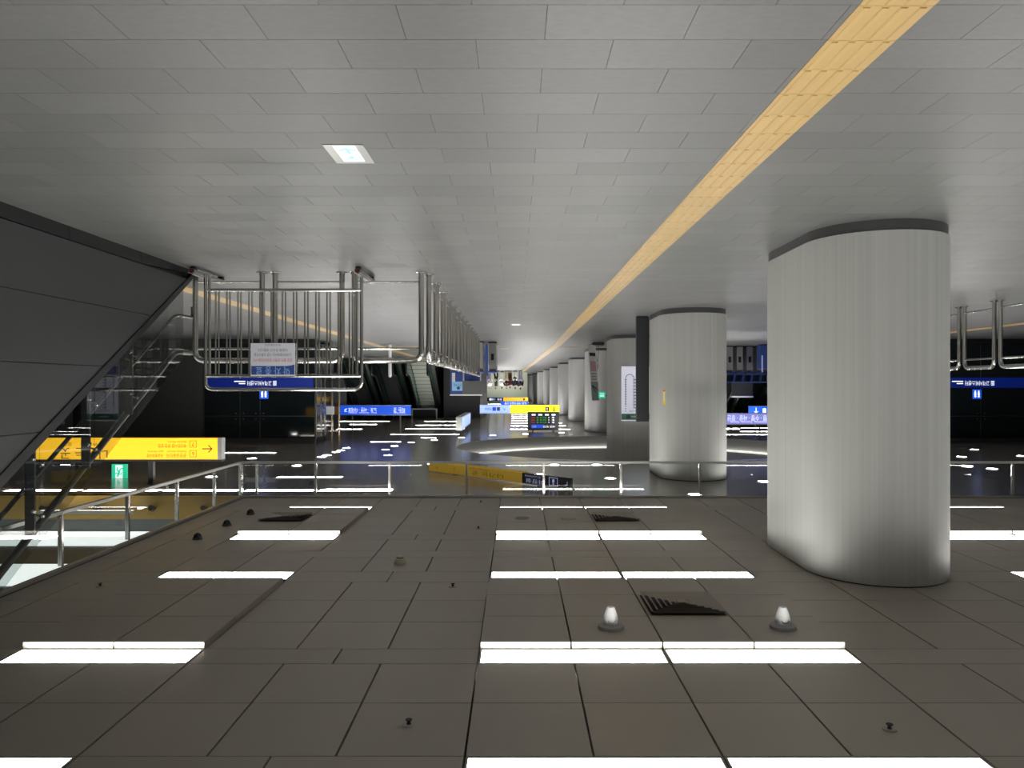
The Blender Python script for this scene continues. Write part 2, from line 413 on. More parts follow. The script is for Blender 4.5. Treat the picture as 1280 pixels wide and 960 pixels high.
# soffit strip in front (beside the stair void it is left open) and the long far part with the escalator openings
cb.quad((XL, YF0, H), (4.45, YF0, H), (4.45, by0, H), (XL, by0, H))
for x0, x1, y0, y1 in ((XL, -16.6, 34, YF1), (-11.9, 4.15, 34, YF1), (9.9, XR + 6, 34, YF1), (4.15, 9.9, 34, 43.4), (4.15, 9.9, 53, YF1), (-16.6, -11.9, 34, 43.4), (-16.6, -11.9, 53, YF1)):
    cb.quad((x0, y0, H), (x1, y0, H), (x1, y1, H), (x0, y1, H))
cbo = cb.build('ceiling_beyond', 'ceiling_polished'); struct(cbo, 'smooth polished grey ceiling beyond the glass smoke screen')
rw = MB()
for k in range(N):
    j = (k + 1) % N
    rw.quad((*inner[k], H), (*inner[j], H), (*inner[j], H + .44), (*inner[k], H + .44))
rw.f.append(tuple(range(len(rw.v), len(rw.v) + N))); rw.v += [(*p, H + .44) for p in inner]
rw.build('ceiling_recess', 'recess', cbo)
rim = MB()
for k in range(N):
    j = (k + 1) % N
    o1 = [((p[0] - RC.x) * .985 + RC.x, (p[1] - RC.y) * .985 + RC.y) for p in (inner[k], inner[j])]
    rim.quad((*inner[k], H + .40), (*inner[j], H + .40), (*o1[1], H + .40), (*o1[0], H + .40))
rim.build('cove_light', 'cove', cbo)

# far strip lights and downlights in the smooth ceiling
far = []
for x0, x1, yy in ((395, 490, 615), (302, 392, 615), (200, 296, 615), (100, 196, 615), (0, 96, 615), (343, 427, 598), (278, 343, 567), (462, 501, 553), (487, 532, 543.6), (533, 574, 543.6),
                   (525, 545, 548), (506, 544, 536.5), (545, 581, 536.5), (519, 553, 532), (554, 575, 532), (530, 559, 527), (560, 575, 527),
                   (424, 459, 527), (461, 487, 527), (436, 471, 531), (419, 452, 537), (905, 925, 536), (926, 965, 540), (926, 962, 535.5)):
    Y = YC(yy); far.append((X_(x1, Y), X_(x0, Y), Y))
frow = sorted(set(round(t[2], 2) for t in far))
for Y in frow:
    rw_ = sorted([t for t in far if round(t[2], 2) == Y and t[1] - t[0] > .3], key=lambda t: -t[0])
    for q, (x0, x1, yv) in enumerate(rw_):
        strip_light(x0, x1, yv, yv + .26, 'white strip light of the smooth ceiling, %s row behind the glass, %s from photo-left' % (ORD[frow.index(Y)], ORD[q].replace('nearest', 'first')), H - .012, 'strip lights of the smooth far ceiling', 'lamp' if Y < 20 else 'lamp_far')
yy = 31.5; k = 0
while yy < 63:
    strip_light(-2.27 + bend(yy), 0.25 + bend(yy), yy, yy + .28, 'white strip light above the hanging train board, %s of the far centre row' % ORD[k], H - .012, 'far centre strip lights', 'lamp_far')
    if yy > 53:
        strip_light(2.0 + bend(yy), 3.2 + bend(yy), yy, yy + .28, 'white strip light beyond the side sign box, %s of the far side row' % ORD[k], H - .012, 'far side strip lights', 'lamp_far')
    yy += 2.7; k += 1
for k, yy in enumerate((82.0, 88.0, 94.0, 100.0, 106.0)):  # unseen lamps added to brighten the far columns
    strip_light(-2.2 + bend(yy), -0.9 + bend(yy), yy, yy + .4, 'added white light brightening the most distant columns, %s row' % ORD[k], H - .012, 'added lights beside the most distant columns', 'lamp_far')
for k, yy in enumerate((66.0, 69.5, 73.0, 76.5)):  # lamps added to brighten the pale far wall
    strip_light(-0.6, 2.9, yy, yy + .5, 'added wide white light brightening the pale wall behind the people, %s row' % ORD[k], H - .012, 'added lights above the far end', 'lamp_far')
for k in range(4):
    yy = 28.0 + 3.6 * k
    strip_light(-9.4, -7.0, yy, yy + .28, 'white strip light above the fare gates right of the second column, %s row' % ORD[k], H - .012, 'strip lights above the fare gates', 'lamp_far')
dl = [(514, 553), (493, 557.5), (482, 562), (485, 569), (433, 560), (426, 563), (420, 565), (409, 569), (402, 571), (543, 550), (577, 547),
      (616, 544), (657, 542.5), (702, 541), (540, 580), (597, 587), (675, 593), (693, 581), (746, 581), (777, 579), (763, 598), (868, 618), (315, 573), (382, 578), (371, 582),
      (1202, 571), (1218, 562), (1209, 583), (1277, 570), (1240, 586), (264, 596), (240, 570), (955, 602), (990, 590), (1040, 575), (1090, 595), (1140, 572), (1172, 590), (1010, 565), (1100, 560)]  # spots hidden by the near column are added to brighten the hall floor
dl.sort()
def dside(px, py): return 'behind the front glass' if py > 577 else ('over the escalators' if px < 600 else ('by the train board' if px < 720 else 'beyond the near column'))
cnt = {}
for i, (px, py) in enumerate(dl):
    Y = YC(py, H - .01); x = X_(px, Y); side = dside(px, py); cnt[side] = cnt.get(side, -1) + 1
    r = thing('downlight', 'small round white downlight %s, %s from photo-left' % (side, ORD[cnt[side]].replace('nearest', 'first')), 'downlight', (x, Y, H - .012), 'round downlights')
    MB().lathe((x, Y, H - .012), [(.10, .012), (.10, 0), (.125, 0), (.125, .012)], 20, False).build('ring', 'white', r)
    MB().lathe((x, Y, H - .010), [(.098, 0), (.098, .006)], 20).build('lens', 'lamp_spot', r)

# ------------------------------------------------------------------ walls
struct(MB().box(XL - .3, XL, YB, 112, 0, 4.6).build('wall_left', 'wall_side'))
struct(MB().box(XR, XR + .3, YB, 23.9, 0, 4.6).build('wall_right', 'wall_side'))
struct(MB().box(XL, XR + 6, YB - .3, YB, 0, 4.6).build('wall_back', 'wall_side'))
struct(MB().box(9.95, XR + 6, 24.0, 24.3, 0, H).build('wall_beside_lift', 'wall_dark'))
struct(MB().box(XL, -17.06, 24.0, 24.3, 0, H).build('wall_beside_lift', 'wall_dark'))
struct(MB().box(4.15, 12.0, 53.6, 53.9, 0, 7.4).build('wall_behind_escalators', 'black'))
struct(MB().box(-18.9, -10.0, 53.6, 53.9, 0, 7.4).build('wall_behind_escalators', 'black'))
struct(MB().box(2.05, 4.15, 43.4, 53.5, 0, H).build('wall_pier', 'wall_dark'))
struct(MB().box(-1.2, 3.2, 80.0, 80.3, 0, H).build('wall_far', 'wall_far'), 'pale greenish white wall at the far end behind the people')
struct(MB().box(3.2, 3.5, 53.6, 80.3, 0, H).build('wall_corridor', 'wall_side'))
struct(MB().box(-16.0, XR, 111.5, 112, 0, H).build('wall_end', 'wall_side'))

# ------------------------------------------------------------------ columns
def stadium(cx, y0, y1, r, n=24):
    p = []
    for k in range(n + 1):
        a = math.pi + math.pi * k / n; p.append((cx + r * math.cos(a), y0 + r + r * math.sin(a)))
    for k in range(n + 1):
        a = math.pi * k / n; p.append((cx + r * math.cos(a), y1 - r + r * math.sin(a)))
    return p
cols = [(-3.5, 6.76 + 7.6 * k, H, k) for k in range(4)]
cols[2] = (-3.5, 21.96, H + .43, 2)
fx = [(710, 39.2), (697, 47.6), (687, 57.5), (679, 65.7), (671.5, 75), (665.5, 86), (659.4, 96), (654, 107)]
for i, (px, Y) in enumerate(fx): cols.append((X_(px, Y + 1.9) - .66, Y, H, 4 + i))
cdesc = ['nearest rounded brushed-steel column, huge, right side of the photo', 'second rounded brushed-steel column, with dark slab at its side',
         'third rounded brushed-steel column carrying the white route map', 'fourth rounded steel column, behind the leaning banner']
for cx, y0, h, k in cols:
    lab = cdesc[k] if k < 4 else '%s rounded steel column in the receding row' % ORD[k]
    r = thing('column', lab, 'column', (cx, y0 + 1.17, 0), 'rounded steel columns in a row')
    p = stadium(cx, y0, y0 + 2.34, 0.66); pi_ = stadium(cx, y0 + .012, y0 + 2.328, 0.648)
    MB().prism([(x, yv, .10) for x, yv in p], (0, 0, h - .012 - .10)).build('shaft', 'column_metal' if k < 3 else 'column_far', r, True)
    MB().prism([(x, yv, 0) for x, yv in pi_], (0, 0, .10)).build('skirting', 'skirting', r, True)
    MB().prism([(x, yv, h - .012) for x, yv in pi_], (0, 0, .012)).build('shadow_gap', 'black', r, True)

# ------------------------------------------------------------------ glass smoke screens hanging from the ceiling edge
def screen(name, label, posts, along, const, z0, z1, fascia=True):
    # posts: coordinates along the run; along 'x' or 'y'
    a, b = min(posts), max(posts)
    def P(u, w, z): return (u, const + w, z) if along == 'x' else (const + w, u, z)
    r = thing(name, label, 'smoke screen', P((a + b) / 2, 0, z1))
    def bx(u0, u1, w0, w1, za, zb):
        p = P(u0, w0, za); q = P(u1, w1, zb); return MB().box(p[0], q[0], p[1], q[1], za, zb)
    bx(a, b, -.022, .022, z0, z0 + .035).build('bottom_rail', 'steel_dull', r)
    bx(a, b, -.03, .03, z1 - .03, z1).build('head_rail', 'lamp_frame', r)
    for u in posts: bx(u - .018, u + .018, -.02, .02, z0 + .035, z1 - .05).build('post', 'steel', r)
    sp = sorted(posts)
    for u0, u1 in zip(sp, sp[1:]): bx(u0 + .02, u1 - .02, -.004, .004, z0 + .03, z1 - .04).build('glass_pane', 'glass_clear', r)
    return r
YS, XS = 12.26, 4.45
fp = [4.45, 4.20, 3.25, 2.05, 0.80, -0.45, -1.70, -2.98, -4.25, -5.5, -6.8, -8.05, -9.3, -10.5, -11.4]
screen('glass_smoke_screen', 'long glass smoke screen hanging across the concourse from the ceiling edge', fp, 'x', YS, 2.72, H)
screen('glass_smoke_screen', 'glass smoke screen hanging alongside the stair opening, photo-left', [12.20, 11.15, 9.92, 8.66, 7.39, 6.13, 4.87, 3.6], 'y', XS, 2.72, H)
struct(MB().box(4.41, 4.49, 2.0, 12.2, H, 3.9).build('trim_1', 'dark_steel'), 'dark edge of the stair opening')

# stair opening on the photo-left: far fascia with painted sign reflection, luminous ceiling
fa = MB().box(4.5, XR, 12.50, 12.62, H, 3.70).build('trim_2', 'amber'); struct(fa, 'fascia at the far edge of the stair opening, yellow sign reflection painted on it')
fa2 = MB().box(4.5, XR, 12.52, 12.62, 3.70, 3.90).build('trim_3', 'void_grey'); struct(fa2)
vc = MB().box(4.45, XR, 1.9, 12.62, 3.92, 4.0).build('ceiling_stairwell', 'void_grey'); struct(vc, 'raised ceiling over the stair with bright panels')
struct(MB().box(4.45, XR, 1.8, 1.9, H, 4.0).build('trim_4', 'void_grey'))
struct(MB().box(4.45, XR, YB, 1.85, H, H + .1).build('ceiling_stair_side', 'void_grey'))
for i, (a, b, m) in enumerate(((11.42, 12.48, 'lamp_soft'), (9.12, 10.2, 'lamp_soft'), (6.9, 7.9, 'lamp_soft'), (4.6, 5.6, 'lamp_soft'))):
    r = thing('luminous_panel', 'large glowing white ceiling panel over the stair, %s to the amber fascia' % ['closest', 'second closest', 'third closest', 'fourth closest'][i], 'ceiling light', (7.5, (a + b) / 2, 3.92), 'luminous panels over the stair')
    MB().box(4.6, XR - .5, a, b, 3.90, 3.915).build('diffuser', m, r)
    f = MB().box(4.55, 4.6, a, b, 3.89, 3.92).box(XR - .5, XR - .45, a, b, 3.89, 3.92); f.build('frame', 'lamp_frame', r)
strip_light(6.2, 7.75, 12.26, 12.33, 'thin white strip light under the amber fascia', 3.52, None)
for i, px in enumerate((57, 124, 192, 257)):
    x = X_(px, 12.47); z = 3.52
    r = thing('spot_lamp', 'small dark spot lamp on the amber fascia, %s from the photo-left edge' % ['first', 'second', 'third', 'fourth'][i], 'lamp', (x, 12.47, z), 'spot lamps on the amber fascia')
    MB().tube([(x, 12.50, z), (x, 12.44, z)], .03, 12).build('bracket', 'black', r); MB().tube([(x, 12.44, z), (x, 12.36, z - .03)], .045, 14).build('head', 'dark_steel', r)

# ------------------------------------------------------------------ stair with clad flank and glass balustrade
XW, SL, YT = 4.20, 0.603, 9.82
def zt(Y): return 0.03 + (YT - Y) * SL
st = thing('staircase', 'dark clad staircase with glass balustrade climbing towards the camera, photo-left', 'staircase', (5.4, 7.5, 0))
YN = 4.45
def clip_course(z0, z1):
    pts = []
    ya = min(YT, YT - (z0 - .03) / SL); yb = YT - (z1 - .03) / SL
    p = [(YN, z0), (ya, z0)]
    if yb > YN: p += [(yb, z1), (YN, z1)]
    else: p += [(YN, zt(YN))]
    return p
for z0, z1 in ((.13, .69), (.69, 1.30), (1.30, 1.91), (1.91, 2.52), (2.52, 3.10)):
    p = clip_course(z0 + .003, z1 - .003)
    MB().prism([(XW, yv, z) for yv, z in p], (.06, 0, 0)).build('cladding_panel', 'dark_clad', st)
yv = YT - .02
while yv > YN:
    y1 = max(YN, yv - 1.35)
    hh = .125
    a = min(hh, max(.02, zt(yv))); MB().prism([(XW - .008, y1 + .003, 0), (XW - .008, yv - .003, 0), (XW - .008, yv - .003, a), (XW - .008, y1 + .003, min(hh, zt(y1)))], (.06, 0, 0)).build('skirting_board', 'black_trim', st)
    yv = y1
MB().prism([(XW - .012, YT + .05, 0), (XW - .012, YN, zt(YN) - .03), (XW - .012, YN, zt(YN) + .10), (XW - .012, YT + .12, .03)], (.10, 0, 0)).build('edge_trim', 'black_trim', st)
MB().prism([(XW + .055, YT, 0), (XW + .055, YN, 0), (XW + .055, YN, zt(YN))], (.04, 0, 0)).build('core', 'black', st)
gj = [9.62, 8.43, 7.59, 6.72, 5.85, 4.98]
for y1, y0 in zip(gj, gj[1:]):
    MB().prism([(XW + .03, y1 - .006, zt(y1) + .05), (XW + .03, y0 + .006, zt(y0) + .05), (XW + .03, y0 + .006, zt(y0) + .99), (XW + .03, y1 - .006, zt(y1) + .99)], (.012, 0, 0)).build('glass_pane', 'glass_stair', st)
for yj in gj[1:]:
    po = MB().box(XW + .075, XW + .16, yj - .012, yj + .012, zt(yj) + .02, zt(yj) + .95).build('baluster', 'dark_steel', st)
    for dz in (.28, .74):
        b = MB()
        for s_ in (-1, 1): b.tube([(XW + .11, yj, zt(yj) + dz), (XW + .046, yj + s_ * .06, zt(yj) + dz + .03 * s_)], .009, 8); b.lathe((XW + .05, yj + s_ * .06, zt(yj) + dz + .03 * s_ - .02), [(.012, 0), (.02, .01), (.02, .03), (.012, .04)], 10)
        b.build('spider_fitting', 'steel', po)
def rail(x, h, r, name):
    y1 = 4.5
    pth = arc_path([(x, 10.25, .03 + h), (x, YT + .0, .03 + h), (x, y1, .03 + h + (YT - y1) * .615)], .12, 4)
    b = MB().tube(pth, r, 10)
    b.tube(arc_path([(x, 10.25, .03 + h), (x, 10.33, .03 + h), (x, 10.33, .03 + h - .15)], .06, 4), r, 10)
    return b.build(name, 'dark_steel', st, True)
rail(4.42, 1.02, .036, 'upper_handrail'); rail(4.42, .54, .022, 'lower_handrail')
n = 22
for k in range(n):
    ya = YT - .05 - k * .28; z = .168 * (k + 1)
    if z > 3.7: break
    MB().box(4.31, 6.8, ya - .30, ya, z - .168, z).build('step', 'step_steel', st)
MB().prism([(6.85, YT, 0), (6.85, YN, 0), (6.85, YN, zt(YN) + .1), (6.85, YT, .1)], (.1, 0, 0)).build('far_stringer', 'dark_clad', st)

# ------------------------------------------------------------------ steel hoop barriers
def hoop_mesh(par, p0, p1):
    p0 = Vector(p0); p1 = Vector(p1); up = Vector((0, 0, 1)); d = (p1 - p0).normalized()
    MB().tube(arc_path([p0, p0 + up * 1.165, p1 + up * 1.165, p1], .13, 6), .036, 14).build('hoop', 'steel', par, True)
    MB().tube([p0 + up * 1.01, p1 + up * 1.01], .017, 8).build('upper_rail', 'steel', par, True)
    MB().tube([p0 + up * .13, p1 + up * .13], .013, 8).build('lower_rail', 'steel', par, True)
    for p in (p0, p1): MB().lathe(p, [(.075, 0), (.075, .008), (.045, .012), (.045, .03)], 18).build('floor_flange', 'steel', par, True)
hl = ['nearest the staircase', 'in the middle behind the notice', 'at the corner of the walkway']
for (xa, xb), lb in zip(((3.34, 4.22), (2.29, 3.17), (1.247, 2.127)), hl):
    r = thing('hoop_barrier', 'stainless steel hoop barrier facing the camera, %s' % lb, 'barrier', ((xa + xb) / 2, 9.95, 0), 'steel hoop barriers')
    hoop_mesh(r, (xa, 9.95, 0), (xb, 9.95, 0))
pr = thing('hoop_barrier', 'stainless steel hoop barrier in the receding row, first from the corner', 'barrier', (1.17, 10.57, 0), 'steel hoop barriers')
hoop_mesh(pr, (1.17, 10.13, 0), (1.17, 11.01, 0))
for k in range(1, 13):
    copy_tree(pr, (1.17, 10.57 + 1.055 * k, 0), None, 'stainless steel hoop barrier in the receding row, %s from the corner' % ORD[k])
for k in range(0, 9):
    copy_tree(pr, (-8.42, 10.6 + 1.05 * k, 0), None, 'stainless steel hoop barrier at photo-right behind the near column, %s in its row' % ORD[k])

# mobile barred gate with the notice
gy = 9.70
g = thing('mobile_gate', 'stainless steel barred mobile gate on two floor skids', 'gate', (3.08, gy, 0))
xa, xb = X_(452, gy), X_(257, gy)
MB().tube(arc_path([(xa, gy, .06), (xa, gy, 1.545), (xb, gy, 1.545), (xb, gy, .06)], .11, 6), .022, 12).build('outer_frame', 'steel', g, True)
xi = X_(262, gy)
MB().tube([(xi, gy, .06), (xi, gy, 1.37)], .018, 10).tube([(xa + .06, gy, .06), (xa + .06, gy, 1.37)], .018, 10).build('inner_upright', 'steel', g, True)
MB().tube([(xa, gy, 1.37), (xb, gy, 1.37)], .022, 10).build('top_rail', 'steel', g, True)
MB().tube([(xa, gy, .27), (xb, gy, .27)], .022, 10).build('bottom_rail', 'steel', g, True)
bar = MB().tube([(0, 0, .27), (0, 0, 1.37)], .0115, 8).mesh('bar', 'steel', (0, 0, 0), True)
xx = xb - .13
while xx > xa + .12:
    for d in (0, .04):
        o = bpy.data.objects.new('bar', bar); C.objects.link(o); o.parent = g; o.location = Vector((xx - d, gy, 0)) - g.location
    xx -= .143
for xs in (X_(250, gy), X_(450, gy) - .02):
    k = MB().box(xs - .04, xs + .04, 9.45, 10.45, .045, .085).box(xs - .02, xs + .02, 9.5, 10.4, .085, .10).build('skid', 'steel_dull', g)
    MB().tube([(xs - .03, 9.5, .04), (xs + .03, 9.5, .04)], .04, 12).tube([(xs - .03, 10.38, .04), (xs + .03, 10.38, .04)], .04, 12).build('caster', 'rubber', k)
    MB().tube([(xs, 9.443, .055), (xs, 9.47, .055)], .035, 12).build('end_cap', 'red_cap', k)

nx0, nx1, nz0, nz1, ny = X_(369, gy - .04), X_(313.5, gy - .04), Z_(429, gy - .04), Z_(470, gy - .04), gy - .045
nb = thing('notice_board', 'white and blue last-train notice hanging on the mobile gate', 'notice', ((nx0 + nx1) / 2, ny, nz0))
MB().box(nx0, nx1, ny, ny + .012, nz0, nz1).build('board', 'paper', nb)
hb = MB(); zb = nz1 - .017
poly = [(nx0 + .008, ny - .001, nz1 - .148)]
for k in range(1, 9):
    t = k / 8; poly.append((nx0 + .008 + .12 * t, ny - .001, nz1 - .148 + .020 * (1 - (1 - t) ** 2)))
poly += [(nx1 - .008, ny - .001, nz1 - .128), (nx1 - .008, ny - .001, zb), (nx0 + .008, ny - .001, zb)]
hb.quad(*poly); hb.build('blue_header', 'notice_blue', nb)
nxm = (nx0 + nx1) / 2
text('막 차 종 료', .118, nxm, ny - .003, nz1 - .078, 'notice_sky', nb, align='CENTER', width=.43)
text('금일 열차 운행이 종료되었습니다', .045, nxm, ny - .003, nz1 - .205, 'notice_red', nb, align='CENTER', width=.50)
text('고객여러분께서는 다른 교통수단을', .045, nxm, ny - .003, nz1 - .275, 'ink_soft', nb, align='CENTER', width=.48)
text('이용해 주시기 바랍니다', .045, nxm, ny - .003, nz1 - .335, 'ink_soft', nb, align='CENTER', width=.38)
text('부산교통공사', .026, nxm, ny - .003, nz0 + .022, 'ink_soft', nb, align='CENTER', width=.20)

# ------------------------------------------------------------------ dark glass lift enclosures with the blue band
def lift(x0, x1, Y, label, joints):
    r = thing('glass_lift_enclosure', label, 'glass enclosure', ((x0 + x1) / 2, Y, 0))
    xs = [x0] + joints + [x1]
    for a, b in zip(xs, xs[1:]):
        for z0, z1 in ((.12, 2.44), (2.46, 3.15)):
            MB().box(a + .012, b - .012, Y, Y + .012, z0, z1).build('glass_pane', 'black_glass', r)
    for a in xs: MB().box(a - .03, a + .03, Y + .02, Y + .10, 0, 3.15).build('mullion', 'dark_steel', r)
    MB().box(x0, x1, Y + .02, Y + .07, 2.42, 2.48).build('transom', 'dark_steel', r)
    MB().box(x0, x1, Y - .02, Y + .10, 0, .12).build('plinth', 'black_trim', r)
    MB().box(x0, x1, Y - .02, Y + .12, 3.15, H).build('head', 'wall_dark', r)
    MB().box(x0, x0 + .04, Y + .12, Y + 2.4, .12, 3.15).box(x1 - .04, x1, Y + .12, Y + 2.4, .12, 3.15).build('side_glass', 'black_glass', r)
    MB().box(x0 + .04, x1 - .04, Y + 2.2, Y + 2.3, 0, 3.15).build('back_panel', 'black', r)
    for a in joints:
        for dx in (-.12, .12):
            for dz in (-.09, .09): MB().tube([(a + dx, Y - .02, 2.45 + dz), (a + dx, Y + .02, 2.45 + dz)], .022, 10).build('glass_fixing', 'steel', r)
    bd = MB().box(x0 + .05, x1 - .05, Y - .006, Y - .001, 1.225, 1.55).build('blue_band', 'navy_film', r)
    return r, bd
def lift_print(r, xt, xi, Y):
    text('圖 고객서비스센터', .17, xt, Y - .012, 1.39, 'sign_white', r, align='LEFT', width=.92)
    MB().box(xt + 1.0, xt + 1.35, Y - .009, Y - .007, 1.33, 1.36).box(xt + 1.0, xt + 1.2, Y - .009, Y - .007, 1.40, 1.43).build('caption_print', 'sign_white', r)
    p = MB().box(xi - .14, xi + .14, Y - .008, Y - .002, 1.60, 1.90).build('pictogram_plate', 'sign_blue', r)
    b = MB()
    for dx in (-.055, .055):
        b.lathe((xi + dx, Y - .012, 1.80), [(.02, 0), (.03, .015), (.03, .035), (.02, .05)], 10); b.box(xi + dx - .03, xi + dx + .03, Y - .013, Y - .009, 1.70, 1.79)
        b.box(xi + dx - .02, xi + dx + .02, Y - .013, Y - .009, 1.64, 1.70)
    b.build('pictogram', 'sign_white', p)
YL = 24.0
r, _ = lift(6.38, 9.9, YL, 'dark glass lift enclosure with blue band behind the mobile gate', [X_(300, YL), X_(325, YL)][::-1])
lift_print(r, X_(346, YL), X_(330, YL), YL)
r, _ = lift(-17.0, -13.2, YL, 'dark glass lift enclosure with blue band, photo-right edge', [X_(1226, YL)])
lift_print(r, X_(1243, YL), X_(1221, YL), YL)

# ------------------------------------------------------------------ hanging signs
def hang(r, xs, Y, z0, z1=H, rad=.014, m='black'):
    for x in xs: MB().box(x - rad, x + rad, Y - rad, Y + rad, z0, z1).build('hanger', m, r)
def arrow(par, x, z, s, Y, m, ang, name='arrow', wd=.09):       # flat arrow print, ang = direction in the XZ plane
    c, d = math.cos(ang), math.sin(ang)
    def R(u, v): return (x + u * c - v * d, Y, z + u * d + v * c)
    b = MB(); w = wd * s
    b.quad(R(-.9 * s, -w), R(.85 * s, -w), R(.85 * s, w), R(-.9 * s, w))
    for k in (1, -1): b.quad(R(s, 0), R(.80 * s, 0), R(.15 * s, k * .62 * s), R(.28 * s, k * .72 * s))
    return b.build(name, m, par)
# yellow way-out sign beside the stair
Y = 14.0; x0, x1, z0, z1 = X_(277, Y), 9.4, Z_(547.5, Y), Z_(575, Y)
sg = thing('way_out_sign', 'large yellow illuminated way out sign with black arrow, beside the stair', 'sign', ((x0 + x1) / 2, Y, z0))
MB().box(x0 + .07, x1, Y, Y + .16, z0 + .005, z1 - .01).build('lit_face', 'sign_yellow', sg)
MB().box(x0, x0 + .07, Y - .01, Y + .17, z0, z1).build('end_cap', 'steel_dull', sg)
MB().box(x0, x1, Y - .01, Y + .17, z1 - .01, z1 + .03).build('top_frame', 'black', sg)
hang(sg, (X_(187, Y), X_(86, Y)), Y + .08, z1 + .03, rad=.045)
arrow(sg, X_(259, Y), Z_(561, Y), .10, Y - .004, 'ink', math.pi)
for yy, dg in ((567, '6'), (555, '7')):
    xc, zc, h = X_(241.5, Y), Z_(yy, Y), .062
    f = MB(); t = .006
    f.box(xc - h, xc + h, Y - .004, Y - .002, zc - h, zc - h + t).box(xc - h, xc + h, Y - .004, Y - .002, zc + h - t, zc + h).box(xc - h, xc - h + t, Y - .004, Y - .002, zc - h + t, zc + h - t).box(xc + h - t, xc + h, Y - .004, Y - .002, zc - h + t, zc + h - t)
    f.build('number_box', 'ink_brown', sg); text(dg, .10, xc, Y - .004, zc, 'ink_brown', sg, align='CENTER')
text('문현금융단지', .075, X_(233, Y), Y - .004, Z_(569, Y), 'ink_brown', sg, width=.36); text('자유평화시장', .075, X_(204, Y), Y - .004, Z_(569, Y), 'ink_brown', sg, width=.30)
text('Munhyeon Financial', .036, X_(233, Y), Y - .004, Z_(564.3, Y), 'ink_brown', sg, width=.35); text('Jayu Market', .036, X_(204, Y), Y - .004, Z_(564.3, Y), 'ink_brown', sg, width=.29)
text('부산진시장 방면 방향', .075, X_(233, Y), Y - .004, Z_(557, Y), 'ink_brown', sg, width=.52)
text('Busanjin Market', .036, X_(233, Y), Y - .004, Z_(552.4, Y), 'ink_brown', sg, width=.34)
text('나가는 곳', .235, X_(136, Y), Y - .004, Z_(565.5, Y), 'ink', sg, width=.88)
text('Way out', .085, X_(122, Y), Y - .004, Z_(555, Y), 'ink_brown', sg, width=.32); text('出口', .085, X_(90, Y), Y - .004, Z_(555, Y), 'ink_brown', sg, width=.16)
# green emergency exit sign
def run_man(par, x, z, s, Y, m):
    b = MB()
    def T(pts, r): b.tube([(x + u * s, Y, z + v * s) for u, v in pts], r * s, 6)
    b.lathe((x + .08 * s, Y, z + .30 * s), [(.04 * s, 0), (.09 * s, .05 * s), (.09 * s, .10 * s), (.04 * s, .15 * s)], 10)
    T([(.04, .28), (-.05, -.02)], .085); T([(.03, .24), (.22, .10), (.30, .20)], .045); T([(.0, .24), (-.22, .22), (-.28, .05)], .045)
    T([(-.05, -.02), (.16, -.14), (.10, -.40)], .06); T([(-.05, -.02), (-.16, -.24), (-.36, -.30)], .06)
    return b.build('running_figure', m, par)
Y = 14.85; x0, x1, z0, z1 = X_(158, Y), X_(139.5, Y), Z_(580.5, Y), Z_(598.5, Y)
ex = thing('exit_sign', 'green and white running-man exit sign hanging behind the yellow sign', 'exit sign', ((x0 + x1) / 2, Y, z0))
MB().box(x0, x1, Y, Y + .06, z0, z1).build('housing', 'exit_green', ex)
MB().box(x0 + .075, x1 - .075, Y - .004, Y - .001, z0 + .015, z1 - .015).build('lit_face', 'exit_white', ex)
run_man(ex, (x0 + x1) / 2, (z0 + z1) / 2, .22, Y - .012, 'exit_green')
# yellow and navy sign reflection in the front glass, built as a solid sign
P0, P1 = Vector((X_(713, 13.1), 13.1, 0)), Vector((X_(536, 16.0), 16.0, 0))
dv = (P1 - P0).normalized(); L = (P1 - P0).length; ang = math.atan2(dv.y, dv.x); nrm = Vector((dv.y, -dv.x, 0))
zs0, zs1 = 3.10, 3.29
sb = thing('reflected_sign', 'reflection of a yellow and navy toilet sign in the front glass, built as sign', 'sign', ((P0 + P1) / 2 + Vector((0, 0, zs0))))
def obl(u0, u1, w0, w1, za, zb):
    q = [P0 + dv * u0 + nrm * w0, P0 + dv * u1 + nrm * w0, P0 + dv * u1 + nrm * w1, P0 + dv * u0 + nrm * w1]
    return MB().prism([(p.x, p.y, za) for p in q], (0, 0, zb - za))
un = L * .30
obl(0, un - .01, -.06, 0, zs0, zs1).build('navy_face', 'sign_navy', sb); obl(un, L, -.06, 0, zs0, zs1).build('yellow_face', 'reflection_amber', sb)
obl(un, L * .93, -.16, -.10, zs0 - .01, zs1 - .12).build('second_reflection', 'reflection_amber', sb)  # lower band models the doubled reflection in the glazing
obl(L * .2, L * .2 + .02, -.14, -.02, zs1, H + .005).build('hanger', 'black', sb); obl(L * .8, L * .8 + .02, -.14, -.02, zs1, H + .005).build('hanger', 'black', sb)
def otext(s, size, u, z, m, w=None):
    p = P0 + dv * u + nrm * .004
    return text(s, size, p.x, p.y, z, m, sb, rot=(math.pi / 2, 0, ang), width=w)
zc = (zs0 + zs1) / 2
otext('↖', .14, .05, zc, 'sign_lavender'); otext('화장실', .085, .62, zc + .03, 'sign_lavender', .46); otext('Toilets', .04, .70, zc - .05, 'sign_lavender', .42)
bq = MB()
for (u0, u1, za, zb) in ((.30, .31, .02, .17), (.50, .51, .02, .17), (.31, .50, .02, .03), (.31, .50, .16, .17), (.38, .43, .05, .11), (.39, .42, .12, .145)):
    o_ = obl(u0, u1, .001, .004, zs0 + za, zs0 + zb); k = len(bq.v); bq.v += o_.v; bq.f += [tuple(i + k for i in f) for f in o_.f]
bq.build('toilet_pictogram', 'sign_lavender', sb)
